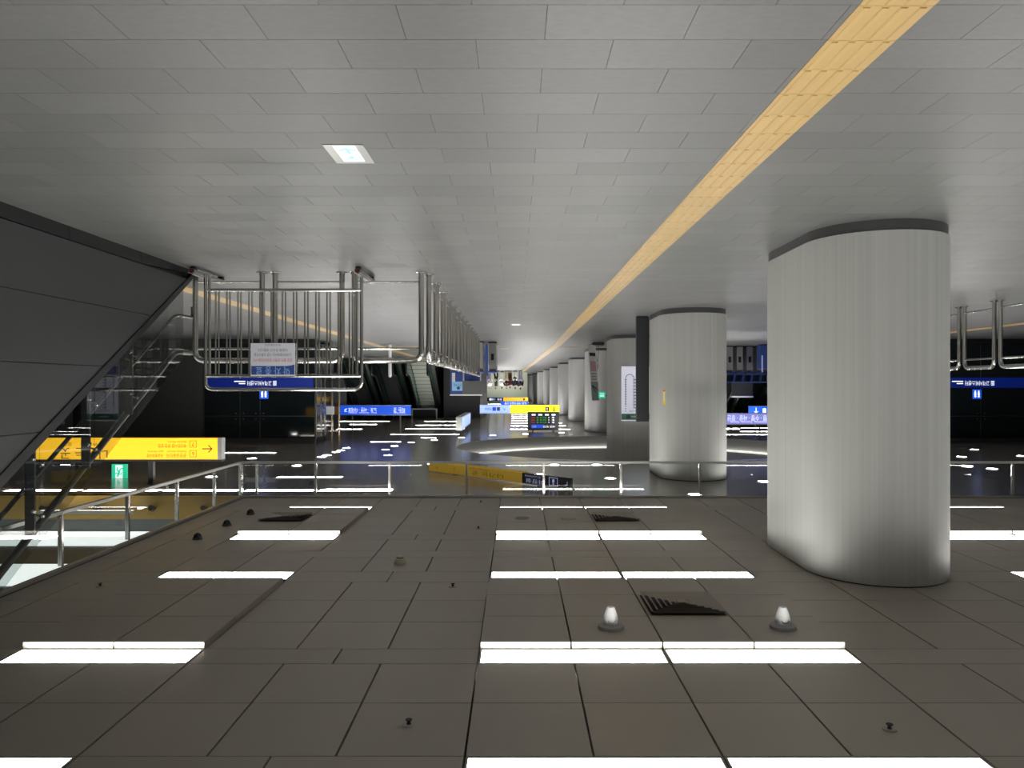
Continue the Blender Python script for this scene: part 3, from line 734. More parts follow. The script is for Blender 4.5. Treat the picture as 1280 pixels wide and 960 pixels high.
otext('나가는 곳', .10, L * .42, zc + .01, 'ink_brown', .9); otext('2', .10, L * .78, zc, 'ink_brown'); otext('Way out', .04, L * .52, zc - .06, 'ink_brown', .6); otext('↑', .10, L * .92, zc, 'ink_brown')

def sign(name, label, Y, x0p, x1p, y0p, y1p, segs, hangers=(), thick=.14, cat='sign', hz=H):
    z0, z1 = Z_(y0p, Y), Z_(y1p, Y)
    xa, xb = X_(max(x0p, x1p), Y), X_(min(x0p, x1p), Y)
    r = thing(name, label, cat, ((xa + xb) / 2, Y, z0))
    for p0, p1, m in segs:
        MB().box(X_(p0, Y) - .003, X_(p1, Y) + .003, Y, Y + thick, z0, z1).build('lit_face', m, r)
    MB().box(xa - .02, xb + .02, Y - .005, Y + thick + .01, z1, z1 + .025).box(xa - .02, xb + .02, Y - .005, Y + thick + .01, z0 - .02, z0).build('frame', 'steel_dull', r)
    if hangers: hang(r, [X_(h, Y) for h in hangers], Y + thick / 2, z1 + .02, hz, .02, 'dark_steel')
    return r
# blue escalator sign
Y = 28.0
b = sign('direction_sign', 'blue illuminated direction sign hanging in front of the escalators', Y, 425, 513, 507, 518.5, [(425, 513, 'sign_blue')], (440, 500))
text('타는 곳', .19, X_(506.5, Y), Y - .01, Z_(511.8, Y), 'sign_white', b, width=.42); text('Subway Trains', .08, X_(506.5, Y), Y - .01, Z_(516, Y), 'sign_white', b, width=.42)
text('노포 · 서면 · 다대포', .17, X_(471, Y), Y - .01, Z_(511.8, Y), 'sign_white', b, width=1.05)
text('Nopo · Seomyeon · Dadaepo', .06, X_(471, Y), Y - .01, Z_(516, Y), 'sign_white', b, width=1.05)
text('↗', .22, X_(435.5, Y), Y - .01, Z_(512.8, Y), 'sign_white', b)
# central signs
Y = 33.0
c = sign('exit_direction_sign', 'wide hanging sign, half light blue and half lemon yellow, above the corridor', Y, 600, 699, 506.5, 516.5, [(699, 638, 'sign_lemon'), (637.4, 600, 'sign_sky')], (610, 690))
arrow(c, X_(692.5, Y), Z_(511.3, Y), .12, Y - .01, 'ink', math.pi / 2, wd=.16)
MB().box(X_(686.5, Y), X_(681.5, Y), Y - .006, Y - .002, Z_(508.5, Y), Z_(514, Y)).build('number_box', 'ink', c); text('2', .15, X_(684, Y), Y - .012, Z_(511.3, Y), 'sign_white', c, align='CENTER')
text('나가는 곳', .19, X_(668, Y), Y - .01, Z_(512.3, Y), 'ink', c, width=.62); text('Way out', .07, X_(664, Y), Y - .01, Z_(508.5, Y), 'ink_brown', c, width=.4)
text('화장실', .12, X_(614, Y), Y - .01, Z_(511, Y), 'ink', c, width=.26)
MB().box(X_(620, Y), X_(615.5, Y), Y - .006, Y - .002, Z_(509, Y), Z_(513.5, Y)).build('pictogram_plate', 'led_blue', c); MB().box(X_(625, Y), X_(621, Y), Y - .006, Y - .002, Z_(509, Y), Z_(513.5, Y)).build('pictogram_plate', 'ink_soft', c)
arrow(c, X_(630, Y), Z_(511, Y), .08, Y - .01, 'ink_soft', math.pi * .75)
Y = 48.0
d = sign('far_direction_sign', 'far hanging sign, half navy with round symbols and half yellow', Y, 609, 660, 497, 501.5, [(660, 629.5, 'sign_yellow'), (629, 609, 'sign_navy')], (612, 656))
for i, (px, m) in enumerate(((613, 'sign_white'), (615.5, 'sign_sky'), (618, 'light_blue'), (623, 'sign_lavender'), (626, 'sign_lavender'))):
    MB().tube([(X_(px, Y), Y - .012, Z_(499.2, Y)), (X_(px, Y), Y - .002, Z_(499.2, Y))], .075, 10).build('round_symbol', m, d)
MB().box(X_(656, Y), X_(654, Y), Y - .006, Y - .002, Z_(498, Y), Z_(500.5, Y)).build('number_box', 'ink', d)
Y = 44.0
e = sign('blue_line_sign', 'narrow blue hanging sign with white lettering, behind the yellow and light blue sign', Y, 626, 660, 501.8, 506, [(660, 626, 'sign_blue')], (630, 655))
text('노포 서면 자갈치 신평', .15, X_(658, Y), Y - .01, Z_(503.9, Y), 'sign_white', e, width=1.25)
# train information board
Y = 30.0
x0, x1, z0, z1 = X_(699, Y), X_(659.5, Y), Z_(515, Y), Z_(537.5, Y)
tb = thing('train_information_board', 'black hanging LED board with red, green and white train times', 'display', ((x0 + x1) / 2, Y, z0))
MB().box(x0, x1, Y, Y + .18, z0, z1).build('casing', 'charcoal', tb); hang(tb, (X_(666, Y), X_(692, Y)), Y + .09, z1, H, .022)
w, h = x1 - x0, z1 - z0
MB().box(x0 + .12 * w, x1 - .12 * w, Y - .006, Y - .001, z0 + .06 * h, z1 - .10 * h).build('screen', 'black', tb)
MB().box(x0 + .50 * w, x1 - .12 * w, Y - .010, Y - .007, z1 - .30 * h, z1 - .10 * h).build('blue_bar', 'led_blue', tb)
text('서면 방면', .10, x0 + .12 * w, Y - .014, z1 - .20 * h, 'sign_white', tb, width=.38 * w); text('열차', .08, x0 + .72 * w, Y - .014, z1 - .2 * h, 'sign_sky', tb, width=.13 * w)
for rr in range(3):
    zz = z0 + (.30 + .135 * rr) * h
    for u, s_, m, wd in ((.10, '1', 'sign_white', .03), (.20, '2', 'sign_white', .03), (.31, '4', 'sign_white', .03), (.40, '23:52', 'led_green', .12), (.55, '00', 'led_green', .06), (.65, '08', 'led_green', .06), (.76, '막차', 'led_red', .11)):
        text(s_, .085, x0 + u * w, Y - .012, zz, m, tb, width=wd * w)
for u in (.12, .33, .54, .75): MB().box(x0 + u * w, x0 + (u + .12) * w, Y - .012, Y - .008, z0 + .12 * h, z0 + .19 * h).build('heading', 'sign_white', tb)
# side-on sign box
Y0s, Y1s = 26.5, 33.0
xs = 1.93
z0, z1 = Z_(513, Y1s) + .02, H - .22
so = thing('side_sign_box', 'long silver sign box seen edge-on with pale blue lit face', 'sign', (xs, 29.0, 2.58))
MB().box(xs, xs + .22, 27.0, 32.0, 2.60, 3.08).build('casing', 'steel_dull', so); MB().box(xs - .01, xs - .001, 27.1, 31.9, 2.64, 3.04).build('lit_face', 'sign_sky', so)
hang(so, (xs + .11,), 27.4, 3.08, H, .02); hang(so, (xs + .11,), 31.6, 3.08, H, .02)

# ------------------------------------------------------------------ things around the second and third column
Y = 16.2
x0, x1 = X_(811.5, Y) + .005, X_(795.5, Y)
ds = thing('dark_slab', 'tall charcoal slab standing against the second column', 'panel', ((x0 + x1) / 2, Y, 0))
MB().box(x0, x1, Y - .02, Y + .06, .02, Z_(527, Y)).build('front_panel', 'charcoal', ds); MB().box(x0 + .01, x1 - .01, Y + .06, Y + .16, .0, Z_(527, Y) - .02).build('back_frame', 'black', ds)
MB().box(x0 + .02, x1 - .02, Y, Y + .14, 0, .02).build('base', 'black', ds)
Y = 21.94
rm = thing('route_map', 'white route map board with green foot on the third column', 'map', (-3.4, Y, Z_(458, Y)))
x0, x1, z0, z1 = -3.95, X_(776.5, Y), Z_(458, Y), Z_(526, Y)
# board stands off the curved steel on two brackets
MB().box(x0, x1, Y - .06, Y - .03, z0, z1).build('board', 'map_face', rm)
MB().box(x0 + .1, x0 + .15, Y - .03, Y + .25, z0 + .2, z0 + .3).box(x1 - .15, x1 - .1, Y - .03, Y + .20, z0 + .2, z0 + .3).box(-3.55, -3.45, Y - .03, Y + .05, z1 - .3, z1 - .2).build('bracket', 'steel_dull', rm)
MB().box(x0, x1, Y - .064, Y - .061, z1 - .21, z1 - .03).build('green_header', 'green_print', rm)
f = Y - .066
ln = MB()
xa, xb = x1 - .12, x1 - .36
ln.tube([(xa, f, z1 - .45), (xa, f, z0 + .35)] + [(xa - .12 + .12 * math.cos(a), f, z0 + .35 - .12 * math.sin(a)) for a in [math.pi * k / 8 for k in range(1, 8)]] + [(xb, f, z0 + .35), (xb, f, z1 - .38)], .009, 5)
for k in range(14): ln.box(xa - .03, xa + .03, f - .004, f, z0 + .38 + .07 * k, z0 + .395 + .07 * k)
for k in range(10): ln.box(xb - .08, xb + .02, f - .004, f, z0 + .38 + .09 * k, z0 + .40 + .09 * k)
ln.build('line_diagram', 'ink_soft', rm)
text('1호선 노선도', .07, x0 + .25, f, z1 - .29, 'ink', rm, width=.42)
MB().tube([(x1 - .19, f, z1 - .12), (x1 - .19, f + .003, z1 - .12)], .06, 14).build('round_emblem', 'ink_soft', rm); MB().box(x1 - .52, x1 - .28, f - .003, f, z1 - .145, z1 - .10).build('header_print', 'white', rm)
# yellow sticker on column 2
Y = 14.42
yl = thing('yellow_sticker', 'narrow yellow sticker with white print on the second column', 'sticker', (X_(820, 14.85), 14.85, Z_(487, 14.85)))
xs_, ys_ = -2.875, 14.80
cxx, cyy = -3.5, 15.02
def on_col(a, z, r): return (cxx + r * math.cos(a), cyy + r * math.sin(a), z)
a0, a1 = math.radians(-28), math.radians(-19)
MB().quad(on_col(a0, Z_(487, 14.7), .663), on_col(a1, Z_(487, 14.7), .663), on_col(a1, Z_(506, 14.7), .663), on_col(a0, Z_(506, 14.7), .663)).build('label_sheet', 'label_yellow', yl)
MB().quad(on_col(a0 + .05, 1.61, .665), on_col(a1 - .05, 1.61, .665), on_col(a1 - .05, 1.79, .665), on_col(a0 + .05, 1.79, .665)).build('white_print', 'paper', yl)
MB().quad(on_col(a0 + .02, 1.575, .665), on_col(a1 - .02, 1.575, .665), on_col(a1 - .02, 1.60, .665), on_col(a0 + .02, 1.60, .665)).build('red_print', 'notice_red', yl)
# leaning banner stand
Yb = 25.6
bn = thing('banner_stand', 'leaning cream banner on a thin stand beside the third column', 'banner', (X_(745, Yb), Yb, 0))
def bp(u, v, w=0):                                # u across 0..1, v up 0..1 on the leaning sheet
    x = X_(735, Yb) + (X_(745.5, Yb) - X_(735, Yb)) * u; x += (X_(741, Yb) - X_(735, Yb)) * v
    return (x, Yb + .25 * v + .30 * u + w, .09 + (Z_(501, Yb) - .09) * v)
def bq_(u0, u1, v0, v1, w, nm, m): return MB().prism([bp(u0, v0, w), bp(u1, v0, w), bp(u1, v1, w), bp(u0, v1, w)], (0, .004, 0)).build(nm, m, bn)
bq_(0, 1, 0, 1, 0, 'sheet', 'cloth_white'); bq_(0, 1, .66, 1, -.006, 'floral_print', 'map_grey'); bq_(.12, .88, .29, .47, -.006, 'pink_panel', 'pink_print')
for k in range(3): bq_(.15, .85, .50 + .05 * k, .53 + .05 * k, -.006, 'text_print', 'grey_plastic')
bq_(.1, .9, .14, .20, -.006, 'title_print', 'ink')
fl_ = MB()
for k in range(5): fl_.tube([bp(.15, .72, -.01), bp(.3 + .14 * k, .78 + .035 * (k % 3), -.01)], .012, 5)
fl_.build('flower_stem', 'ink', bn)
MB().tube([(X_(750.5, Yb), Yb + .5, .02), bp(.5, .97, .02)], .01, 6).tube([bp(.8, .0, .02), (X_(750.5, Yb), Yb + .5, .9)], .008, 6).build('support_rod', 'dark_steel', bn)
MB().box(X_(756, Yb), X_(742, Yb), Yb + .2, Yb + .75, 0, .10).build('foot', 'charcoal', bn)
# small green exit blade on the third column
gb = thing('green_blade_sign', 'tiny green exit sign projecting from the third column', 'exit sign', (X_(753, 24.3), 24.3, Z_(490, 24.3)))
MB().box(X_(756.5, 23.9), X_(748.5, 23.9), 23.9, 23.95, Z_(490, 23.9), Z_(497.5, 23.9)).build('housing', 'exit_green', gb)
MB().box(X_(755, 23.9), X_(750, 23.9), 23.893, 23.899, Z_(492, 23.9), Z_(493, 23.9)).box(X_(755, 23.9), X_(750, 23.9), 23.893, 23.899, Z_(494.5, 23.9), Z_(495.5, 23.9)).build('white_print', 'exit_white', gb)
MB().box(-2.86, X_(756.5, 23.9), 23.9, 23.95, 1.78, 1.82).build('arm', 'dark_steel', gb)

# ------------------------------------------------------------------ recessed floor exit light
x0, x1, y0, y1 = .952, 1.205, 4.70, 5.09
fe = thing('floor_exit_light', 'square floor light with green arrow and exit figure in a metal plate', 'floor light', ((x0 + x1) / 2, (y0 + y1) / 2, 0))
MB().box(x0, x1, y0, y1, -.004, .004).build('metal_plate', 'steel_dull', fe)
MB().box(x0 + .055, x1 - .06, y0 + .012, y1 - .05, .004, .006).build('lit_panel', 'exit_white', fe)
a = MB(); xm = (x0 + x1) / 2
a.quad((xm - .01, y0 + .04, .0072), (xm + .06, y0 + .105, .0072), (xm + .045, y0 + .125, .0072), (xm - .01, y0 + .08, .0072), (xm - .052, y0 + .125, .0072), (xm - .066, y0 + .105, .0072))
a.quad((xm - .022, y0 + .08, .0072), (xm + .004, y0 + .08, .0072), (xm + .004, y0 + .175, .0072), (xm - .022, y0 + .175, .0072)); a.build('green_arrow', 'exit_mint', fe)
p = MB(); q = lambda u0, u1, v0, v1: p.quad((xm + u0, y0 + v0, .0072), (xm + u1, y0 + v0, .0072), (xm + u1, y0 + v1, .0072), (xm + u0, y0 + v1, .0072))
q(-.06, .055, .205, .22); q(-.06, -.05, .22, .31); q(-.06, .055, .31, .322); q(-.02, .01, .225, .25); q(-.015, .025, .25, .28); q(.02, .05, .28, .30); q(-.04, -.015, .275, .30)
p.build('exit_figure', 'exit_mint', fe)
for i, (xf, yf, ww) in enumerate(((0.0, 18.2, .25), (-9.6, 20.5, .3), (.45, 30, .35))):
    r = thing('floor_exit_light', ['small white floor light glinting near the yellow strip, far off', 'small white floor light behind the second column', 'tiny amber floor light in the far walkway'][i], 'floor light', (xf, yf, 0))
    MB().box(xf - ww / 2, xf + ww / 2, yf, yf + .38, -.003, .004).build('metal_plate', 'steel_dull', r); MB().box(xf - ww / 2 + .04, xf + ww / 2 - .04, yf + .03, yf + .33, .004, .006).build('lit_panel', 'exit_white' if i < 2 else 'label_yellow', r)

# ------------------------------------------------------------------ ceiling devices
ZR = H - RAFT
for i, px in enumerate((763.5, 978.5)):
    Y = F * (ZR - HC) / (785 - CY); x = X_(px, Y)
    r = thing('ceiling_beacon', 'white tulip-shaped fitting on grey disc under ceiling, %s' % ['nearer the photo centre', 'nearer the big column'][i], 'ceiling fitting', (x, Y, ZR - .14), 'tulip fittings')
    MB().lathe((x, Y, ZR - .035), [(.07, 0), (.092, .012), (.095, .035)], 28).build('disc', 'grey_plastic', r, True)
    t = MB().lathe((x, Y, ZR - .155), [(.024, 0), (.030, .006), (.048, .06), (.055, .09), (.050, .122)], 24).build('tulip_lens', 'white', r, True)
    MB().tube([(x - .025, Y - .052, ZR - .07), (x - .018, Y - .054, ZR - .055), (x, Y - .057, ZR - .05), (x + .018, Y - .054, ZR - .055), (x + .025, Y - .052, ZR - .07)], .004, 6).build('rim_clip', 'grey_plastic', t)
def diffuser(x0, x1, y0, y1, z, label):
    r = thing('air_diffuser', label, 'air vent', ((x0 + x1) / 2, (y0 + y1) / 2, z), 'square air diffusers')
    MB().box(x0 + .02, x1 - .02, y0 + .02, y1 - .02, z - .004, z - .002).build('dark_throat', 'black', r)
    cx, cy, hx, hy = (x0 + x1) / 2, (y0 + y1) / 2, (x1 - x0) / 2 - .02, (y1 - y0) / 2 - .02
    for k in range(6):
        s0, s1 = 1 - k * .16, 1 - k * .16 - .11
        b = MB(); o = [(cx + sx * hx * s0, cy + sy * hy * s0, z - .034) for sx, sy in ((-1, -1), (1, -1), (1, 1), (-1, 1))]
        i_ = [(cx + sx * hx * s1, cy + sy * hy * s1, z - .008) for sx, sy in ((-1, -1), (1, -1), (1, 1), (-1, 1))]
        for q in range(4): b.quad(o[q], o[(q + 1) % 4], i_[(q + 1) % 4], i_[q])
        b.build('louvre_ring', 'panel', r)
    MB().box(cx - .03, cx + .03, cy - .03, cy + .03, z - .034, z - .004).build('centre_plate', 'panel', r)
diffuser(-1.64, -1.02, 5.79, 6.38, ZR, 'square louvred air diffuser between the two tulip fittings')
diffuser(-1.64, -1.02, 9.83, 10.40, ZR, 'square louvred air diffuser nearer the smoke screen, photo centre')
diffuser(2.77, 3.39, 9.83, 10.40, ZR, 'square louvred air diffuser in the photo-left panel raft')
Y = YC(704); x = X_(500, Y)
r = thing('smoke_detector', 'beige round smoke detector on the ceiling panels', 'smoke detector', (x, Y, H - .07))
MB().lathe((x, Y, H - .025), [(.06, 0), (.065, .025)], 24).build('base', 'beige_plastic', r, True); MB().lathe((x, Y, H - .075), [(.03, 0), (.034, .02), (.05, .03), (.055, .05)], 24).build('sensor_head', 'beige_plastic', r, True)
MB().lathe((x, Y, H - .062), [(.036, 0), (.036, .012)], 24).build('dark_slot', 'black', r)
for i, (px, py, lb) in enumerate(((511, 906, 'nearest, in the large panel at photo bottom'), (1112, 912, 'nearest, towards the bottom right of the photo'), (566, 733.5, 'beside the second row of strip lights'),
                                  (125, 733, 'towards the photo-left edge'), (919, 733.5, 'close to the near column'), (598, 661, 'in front of the smoke screen'), (601, 628, 'right at the smoke screen'))):
    Y = YC(py); x = X_(px, Y)
    r = thing('sprinkler', 'small dark sprinkler head %s' % lb, 'sprinkler', (x, Y, H - .03), 'sprinkler heads')
    MB().lathe((x, Y, H - .006), [(.035, 0), (.037, .006)], 20).build('escutcheon', 'lamp_frame', r); MB().lathe((x, Y, H - .03), [(.018, 0), (.018, .004), (.007, .006), (.012, .024)], 14).build('head', 'black', r)
for i, px in enumerate((653, 710.5)):
    Y = F * (ZR - HC) / (648 - CY); x = X_(px, Y)
    r = thing('ceiling_speaker', 'round flush ceiling speaker, %s grille' % ['dark', 'pale'][i], 'speaker', (x, Y, ZR - .012), 'round ceiling speakers')
    MB().lathe((x, Y, ZR - .012), [(.10, 0), (.108, .012)], 28).build('rim', 'panel', r, True); MB().lathe((x, Y, ZR - .014), [(.09, 0), (.095, .003)], 28).build('grille', 'dark_steel' if i == 0 else 'panel', r)
for i, (px, py) in enumerate(((247, 674), (283.5, 657), (313, 643))):
    Y = YC(py); x = X_(px, Y)
    r = thing('dome_camera', 'small black dome camera by the stair opening, %s from the photo-left edge' % ORD[i].replace('nearest', 'first'), 'camera', (x, Y, H - .08), 'black dome cameras')
    MB().lathe((x, Y, H - .025), [(.055, 0), (.058, .025)], 20).build('base', 'dark_steel', r, True); MB().lathe((x, Y, H - .075), [(.012, 0), (.032, .012), (.044, .03), (.047, .05)], 20).build('dome', 'black_glass', r, True)

# ------------------------------------------------------------------ escalators
def escalator(x0, y0, label, sm='rubber'):  # black default step colour stands in for shade on the unlit escalators
    w, s = 1.06, math.tan(math.radians(30)); x1 = x0 + w; rise = 4.6; L_ = rise / s
    r = thing('escalator', label, 'escalator', (x0 + w / 2, y0, 0), 'escalators rising to the upper level')
    k = 0; z = 0
    while z < rise - .2:
        z = .2 * (k + 1); ya = y0 + .2 / s * k
        MB().box(x0 + .02, x1 - .02, ya, ya + .2 / s + .05, z - .2, z - .01).build('step', sm, r, False); k += 1
    e = MB()
    for q in range(k): e.box(x0 + .02, x1 - .02, y0 + .2 / s * q - .004, y0 + .2 / s * q + .02, .2 * (q + 1) - .012, .2 * (q + 1))
    e.build('step_edge', 'rubber', r)
    for xs, d in ((x0, -1), (x1, 1)):
        pb = [(xs, y0 - 1.2, .05), (xs, y0, .05), (xs, y0 + L_, rise + .05), (xs, y0 + L_, rise + .85), (xs, y0 - .1, .92), (xs, y0 - 1.2, .85)]
        MB().prism(pb, (.012 * d, 0, 0)).build('glass_balustrade', 'glass_green', r)
        h = MB().tube(arc_path([(xs + .006 * d, y0 - 1.0, .25), (xs + .006 * d, y0 - 1.3, .25), (xs + .006 * d, y0 - 1.3, .92), (xs + .006 * d, y0 - .1, .96), (xs + .006 * d, y0 + L_, rise + .90)], .2, 4), .045, 8)
        h.build('handrail', 'rubber', r, True)
        MB().prism([(xs, y0 - 1.2, 0), (xs, y0, 0), (xs, y0 + L_, rise - .05), (xs, y0 + L_, rise + .16), (xs, y0, .16), (xs, y0 - 1.2, .12)], (.16 * d, 0, 0)).build('skirt_panel', 'steel_dull', r)
    MB().prism([(x0, y0 + .6, -.002), (x0, y0 + L_, -.002), (x0, y0 + L_, rise - .5)], (w, 0, 0)).build('truss', 'black', r)
    MB().box(x0 + .02, x1 - .02, y0 - 1.2, y0, 0, .012).build('landing_plate', 'steel_dull', r)
    return r
escalator(4.50, 39.6, 'escalator with steps coloured pale as if lit, closest to the corridor', 'step_lit_tone')
escalator(6.25, 39.6, 'escalator with dark steps behind the blue sign, middle of three')
escalator(8.0, 39.6, 'escalator behind the glass lift, furthest from the corridor')
escalator(-13.4, 39.6, 'escalator with green glass seen between the first and second column')
escalator(-15.2, 39.6, 'escalator behind the fare gates, beside the green one')
for xa_, xb_ in ((4.10, 9.95), (-16.65, -11.85)):
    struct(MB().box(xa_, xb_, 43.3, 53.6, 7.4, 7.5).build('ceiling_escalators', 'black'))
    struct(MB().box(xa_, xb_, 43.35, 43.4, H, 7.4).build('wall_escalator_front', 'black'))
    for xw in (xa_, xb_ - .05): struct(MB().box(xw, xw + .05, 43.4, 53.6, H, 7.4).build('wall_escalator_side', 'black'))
ef = thing('escalator_portal', 'white framed black panel above the pale escalator steps', 'panel', (5.0, 42.4, 2.75))
x0, x1, z0, z1 = X_(545, 42.4), X_(516, 42.4), Z_(512, 42.4), H - .005
MB().box(x0, x1, 42.4, 42.5, z0, z1).build('panel', 'black', ef); MB().box(x0 - .06, x0, 42.38, 42.52, z0, z1).box(x1, x1 + .06, 42.38, 42.52, z0, z1).box(x0 - .06, x1 + .06, 42.38, 42.52, z0 - .06, z0).build('frame', 'white', ef)

# ------------------------------------------------------------------ fare gates, posters, displays
def fare_gate(x, y, w, label, group='fare gates'):
    r = thing('fare_gate', label, 'fare gate', (x, y, 0), group)
    MB().prism([(x - w / 2, y, .04), (x - w / 2, y + 1.5, .04), (x - w / 2, y + 1.5, .98), (x - w / 2, y + .12, .98), (x - w / 2, y, .90)], (w, 0, 0)).build('cabinet', 'machine', r)
    MB().box(x - w / 2 - .01, x + w / 2 + .01, y - .01, y + 1.51, 0, .04).build('plinth', 'black', r)
    MB().box(x - .05, x + .05, y - .006, y - .001, .40, .62).build('card_slot', 'black', r)
    MB().box(x - w / 2 - .01, x + w / 2 + .01, y - .02, y + 1.52, .98, 1.03).build('blue_top', 'blue_paint', r)
    MB().prism([(x - w / 2 - .004, y + .5, .2), (x - w / 2 - .004, y + 1.0, .2), (x - w / 2 - .004, y + .8, .9)], (.003, 0, 0)).build('blue_wing', 'blue_paint', r)
    return r
for i in range(6): fare_gate(-7.55 - .37 * i, 28.0, .22, 'grey fare gate with black card slot right of the second column, %s from it' % ORD[i].replace('nearest', 'first'))
fg = fare_gate(1.25, 25.2, .30, 'grey and blue fare gate ending the long hoop barrier row, nearer gate'); fg2 = fare_gate(.80, 25.6, .26, 'grey and blue fare gate ending the long hoop barrier row, walkway side')
for g_ in (fg, fg2): pass
b = MB().prism([(.93, 25.17, .10), (1.02, 25.17, .10), (1.05, 25.17, .55), (.98, 25.17, 1.15), (.93, 25.17, 1.15)], (0, .02, 0)).build('blue_panel', 'blue_paint', fg)
cz = thing('blue_gate_canopy', 'blue frame of square openings above the fare gates', 'frame', (-8.6, 28.0, 1.03))
ca = MB(); 
MB().box(-9.75, -7.4, 27.95, 28.35, 1.03, 1.08).build('lower_beam', 'blue_paint', cz); MB().box(-9.75, -7.4, 27.95, 28.35, 1.32, 1.37).build('upper_beam', 'blue_paint', cz)
for k in range(8): MB().prism([(-9.75 + .325 * k, 27.95, 1.08), (-9.69 + .325 * k, 27.95, 1.08), (-9.65 + .325 * k, 27.95, 1.32), (-9.71 + .325 * k, 27.95, 1.32)], (0, .4, 0)).build('divider', 'blue_paint', cz)
MB().box(-9.7, -7.45, 28.36, 28.40, 1.08, 1.32).build('dark_back', 'charcoal', cz)
bk = thing('blue_kiosk', 'tall blue kiosk panel beside the near column edge', 'kiosk', (X_(957, 27), 27, 0))
MB().box(X_(966, 27.0), X_(951, 27.0), 27.0, 27.4, .03, Z_(461, 27)).build('body', 'blue_paint', bk); MB().box(X_(965, 27), X_(952, 27), 27.05, 27.35, 0, .03).build('base', 'black', bk)
MB().box(X_(953.2, 27), X_(952.2, 27), 26.99, 27.0, .4, 1.0).build('print', 'sign_lavender', bk)
def board(name, label, Y, px0, px1, py0, py1, m, edge=True, hz=None, legs=False, cat='display'):
    x0, x1, z0, z1 = X_(px1, Y), X_(px0, Y), Z_(py0, Y), Z_(py1, Y)
    r = thing(name, label, cat, ((x0 + x1) / 2, Y, z0))
    MB().box(x0, x1, Y, Y + .10, z0, z1).build('panel', m, r)
    if edge: MB().box(x0 - .02, x1 + .02, Y - .02, Y + .12, z1, z1 + .06).build('top_edge', 'white', r)
    if hz: hang(r, (x0 + .1, x1 - .1), Y + .05, z1 + .05, hz, .02)
    if legs: MB().box(x0 + .02, x0 + .08, Y + .02, Y + .08, 0, z0).box(x1 - .08, x1 - .02, Y + .02, Y + .08, 0, z0).build('leg', 'steel_dull', r)
    return r
board('display_panel', 'dark grey panel with white top edge over the blue frame, photo-right', 29.5, 915, 941, 478.5, 495, 'charcoal', legs=True)
board('display_panel', 'grey panel with white top edge beside the light blue poster', 36.0, 578, 602, 476, 493, 'wall_side', legs=True)
pp = board('poster_board', 'navy and light blue poster board behind the receding barriers', 36.4, 563, 602, 463, 493, 'notice_blue', legs=True, edge=True, cat='poster')
MB().box(X_(580, 36.4), X_(565, 36.4), 36.39, 36.399, Z_(477, 36.4), Z_(488.5, 36.4)).build('light_blue_sheet', 'light_blue', pp)
text('안전 제일', .14, X_(577, 36.4), 36.38, Z_(481, 36.4), 'notice_blue', pp, width=.36); MB().tube([(X_(573, 36.4), 36.38, Z_(485, 36.4)), (X_(573, 36.4), 36.386, Z_(485, 36.4))], .08, 14).build('round_emblem', 'notice_blue', pp)
MB().box(X_(569, 36.4), X_(565, 36.4), 36.38, 36.389, Z_(466, 36.4), Z_(477, 36.4)).build('white_corner', 'white', pp)
Y = 30.0
sl = sign('left_line_sign', 'long lilac illuminated sign with white lettering between the first two columns', 26.0, 905, 975, 517, 530, [(975, 905, 'sign_lilac')], (915, 950))
text('화명 · 수영 · 사상 · 장산', .22, X_(964, 26), 25.99, Z_(522, 26), 'sign_white', sl, width=1.5); text('Hwamyeong  Suyeong  Sasang', .07, X_(964, 26), 25.99, Z_(527.5, 26), 'sign_white', sl, width=1.4)
sl2 = sign('arrow_sign', 'blue sign with white arrow partly hidden by the near column', 29.0, 937, 972, 508, 518, [(972, 937, 'sign_blue')], (945,))
arrow(sl2, X_(945, 29), Z_(513, 29), .12, 28.99, 'sign_white', math.pi / 2)
MB().box(X_(957.5, 29), X_(953.5, 29), 28.99, 28.995, Z_(510.5, 29), Z_(516, 29)).build('pictogram_plate', 'sign_white', sl2)
wp = thing('white_post', 'short white post behind the corner hoop barrier', 'post', (X_(487.5, 27), 27, 0))
MB().lathe((X_(487.5, 27), 27, .02), [(.06, 0), (.06, 1.10), (.04, 1.16)], 14).build('post', 'white', wp, True); MB().lathe((X_(487.5, 27), 27, 0), [(.16, 0), (.16, .02)], 18).build('base', 'steel_dull', wp)
gp = thing('glass_partition', 'pale glass partition with steel edges beside the lift', 'partition', (X_(410, 25), 25, 0))
x0, x1 = X_(424, 25), 6.32
MB().box(x0, x1, 25.0, 25.012, .03, 2.95).build('glass_pane', 'glass_clear', gp)
for x in (x0, (x0 + x1) / 2, x1): MB().box(x - .025, x + .025, 24.98, 25.03, 0, H).build('post', 'steel', gp)
MB().box(x0, x1, 24.98, 25.03, 2.95, 3.0).build('top_rail', 'steel', gp); MB().box(X_(418, 25), X_(408, 25), 24.97, 24.99, Z_(508, 25), Z_(518, 25)).build('white_plate', 'paper', gp)

# ------------------------------------------------------------------ people at the far end
def skin_obj(name, verts, edges, rad, m, parent, sub=1):
    me = bpy.data.meshes.new(name); off = root_loc(parent)
    me.from_pydata([Vector(v) - off for v in verts], edges, [])
    ob = bpy.data.objects.new(name, me); C.objects.link(ob)
    md = ob.modifiers.new('s', 'SKIN'); sv = me.skin_vertices[0].data
    for i, r in enumerate(rad): sv[i].radius = (r, r)
    sv[0].use_root = True
    sd = ob.modifiers.new('d', 'SUBSURF'); sd.levels = sub; sd.render_levels = sub
    dg = bpy.context.evaluated_depsgraph_get(); dg.update()
    nm = bpy.data.meshes.new_from_object(ob.evaluated_get(dg)); nm.materials.clear(); nm.materials.append(MATS[m])
    for p in nm.polygons: p.use_smooth = True
    bpy.data.objects.remove(ob); bpy.data.meshes.remove(me); nm.name = name
    o = bpy.data.objects.new(name, nm); C.objects.link(o); o.parent = parent
    return o
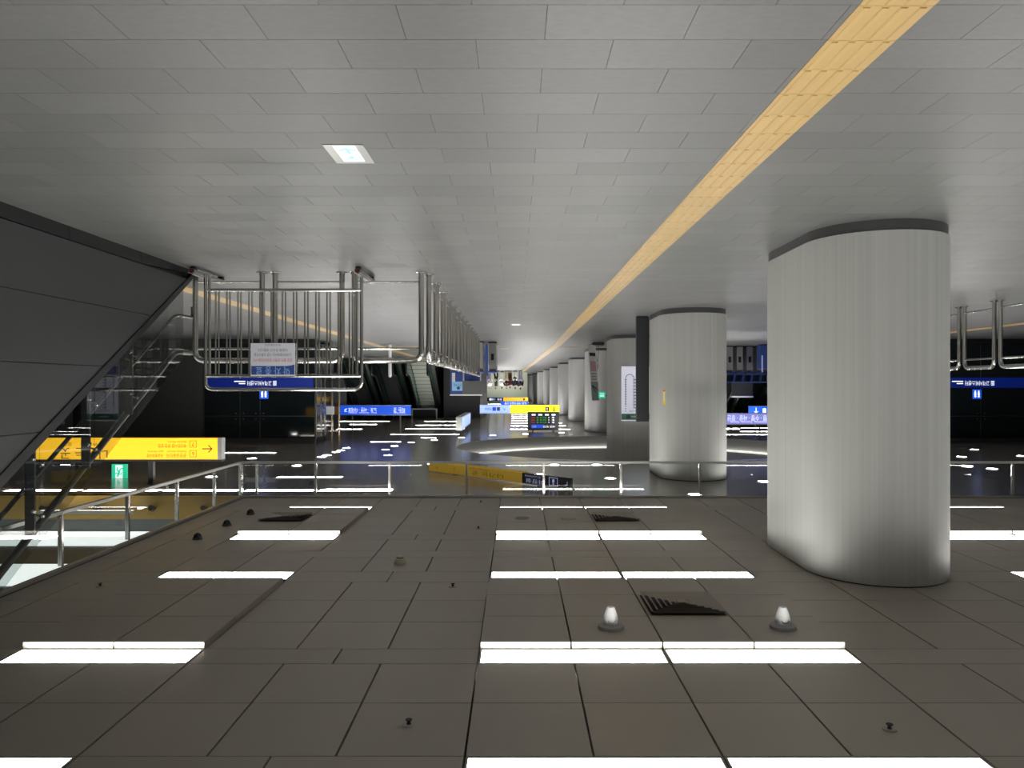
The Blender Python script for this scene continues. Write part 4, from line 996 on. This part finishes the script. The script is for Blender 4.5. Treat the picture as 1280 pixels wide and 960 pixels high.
def person(px, Y, face, hgt, label, top, legs, pose=0, long_coat=False, bag=None, skirt=False):
    x = X_(px, Y); k = hgt / 1.72; r = thing('person', label, 'person', (x, Y, 0))
    c, s = math.cos(face), math.sin(face)
    def P(u, v, z): return (x + (u * c - v * s) * k, Y + (u * s + v * c) * k, z * k)   # u sideways, v forward
    st = .11 if pose == 1 else .04
    V = [P(0, 0, .95), P(0, .01, 1.15), P(0, 0, 1.38), P(0, .01, 1.50), P(0, .03, 1.62), P(0, .03, 1.70)]
    E = [(0, 1), (1, 2), (2, 3), (3, 4), (4, 5)]; R = [.13, .12, .13, .055, .09, .06]
    def limb(a, pts, rr):
        q = a
        for p, rd in zip(pts, rr): V.append(p); R.append(rd); E.append((q, len(V) - 1)); q = len(V) - 1
    for sd in (-1, 1):
        f = st * sd
        limb(0, [P(.09 * sd, 0, .88), P(.09 * sd, f * .9 + .03, .48), P(.09 * sd, f * 1.2 - .03, .09), P(.09 * sd, f * 1.2 + .13, .04)], [.085, .06, .04, .035])
        if pose == 2: limb(2, [P(.19 * sd, 0, 1.38), P(.26 * sd, .04, 1.14), P(.12 * sd, .22, 1.24), P(.06 * sd, .27, 1.30)], [.055, .045, .035, .03])
        else: limb(2, [P(.19 * sd, 0, 1.38), P(.24 * sd, -f * .4, 1.12), P(.25 * sd, -f * .8 + .06, .87), P(.25 * sd, -f * .8 + .09, .77)], [.055, .045, .033, .03])
    body = skin_obj('body', V, E, [q * k for q in R], 'skin', r)
    # clothing: top with sleeves
    V, E, R = [P(0, 0, .90 if not long_coat else .55), P(0, .01, 1.15), P(0, 0, 1.38), P(0, 0, 1.45)], [(0, 1), (1, 2), (2, 3)], [.155 if not long_coat else .21, .145, .155, .075]
    for sd in (-1, 1):
        f = st * sd
        if pose == 2: limb(2, [P(.19 * sd, 0, 1.38), P(.26 * sd, .04, 1.14), P(.14 * sd, .19, 1.22)], [.075, .062, .05])
        else: limb(2, [P(.19 * sd, 0, 1.38), P(.24 * sd, -f * .4, 1.12), P(.25 * sd, -f * .8 + .05, .90)], [.075, .062, .05])
    skin_obj('coat' if long_coat else 'jacket', V, E, [q * k * 1.2 for q in R], top, r)
    V, E, R = [P(0, 0, .95)], [], [.145]
    for sd in (-1, 1):
        f = st * sd
        limb(0, [P(.09 * sd, 0, .86), P(.09 * sd, f * .9 + .03, .48), P(.09 * sd, f * 1.2 - .03, .12)], [.105, .08, .065])
    skin_obj('trousers', V, E, [q * k * 1.25 for q in R], legs, r)
    for sd in (-1, 1):
        f = st * sd
        b = MB(); q = [P(.09 * sd - .05, f * 1.2 - .09, 0), P(.09 * sd + .05, f * 1.2 - .09, 0), P(.09 * sd + .05, f * 1.2 + .17, 0), P(.09 * sd - .05, f * 1.2 + .17, 0)]
        b.prism(q, (0, 0, .08 * k)).build('shoe', 'cloth_black', r)
    V, E, R = [P(0, -.01, 1.735), P(0, -.045, 1.66), P(0, -.045, 1.56)], [(0, 1), (1, 2)], [.085, .085, .05]
    skin_obj('hair', V, E, [q * k for q in R], 'hair', r)
    fc = MB()
    for sd in (-1, 1): fc.lathe(P(.033 * sd, .118, 1.64), [(.006, 0), (.012, .008), (.006, .016)], 6)
    fc.build('eyes', 'black', r)
    MB().tube([P(0, .115, 1.635), P(0, .135, 1.60)], [.008, .015], 6).build('nose', 'skin', r); MB().tube([P(-.025, .115, 1.575), P(.025, .115, 1.575)], .008, 6).build('mouth', 'cloth_red', r)
    return r
Yp = 72.5
person(620, Yp, math.pi * .6, 1.76, 'person in dark navy jacket and black trousers, nearest the fare gates', 'cloth_navy', 'cloth_black', 1)
person(627.5, Yp + 1.2, .4, 1.70, 'person dressed all in white', 'cloth_white', 'cloth_white', 0)
person(633, Yp - .3, math.pi, 1.72, 'person in a black jacket with arms folded, between white and dark red', 'cloth_black', 'cloth_beige', 2)
person(637.5, Yp + .6, 0, 1.66, 'person in a long dark red coat', 'cloth_red', 'cloth_red', 0, True)
person(644, Yp - .5, 0, 1.74, 'person in a long black coat walking away', 'cloth_black', 'cloth_white', 1, True)
person(650.5, Yp - 1.2, 0, 1.78, 'person in a dark jacket and pale trousers, nearest the yellow strip', 'cloth_navy', 'cloth_lilac', 1)
person(611.5, Yp + 5, math.pi, 1.74, 'person in white top with bright hi-vis collar by the grey panels', 'cloth_white', 'cloth_lilac', 2)
bgx = X_(618, Yp - .3)
bg = thing('shoulder_bag', 'beige bag carried by the person in navy', 'bag', (bgx, Yp - .32, .85))
MB().prism([(bgx - .12, Yp - .34, .78), (bgx + .12, Yp - .34, .78), (bgx + .14, Yp - .34, 1.06), (bgx - .14, Yp - .34, 1.06)], (0, .10, 0)).build('pouch', 'cloth_beige', bg)
MB().tube([(bgx - .11, Yp - .29, 1.05), (bgx - .06, Yp - .28, 1.30), (bgx + .02, Yp - .26, 1.42)], .012, 6).build('strap', 'cloth_beige', bg)
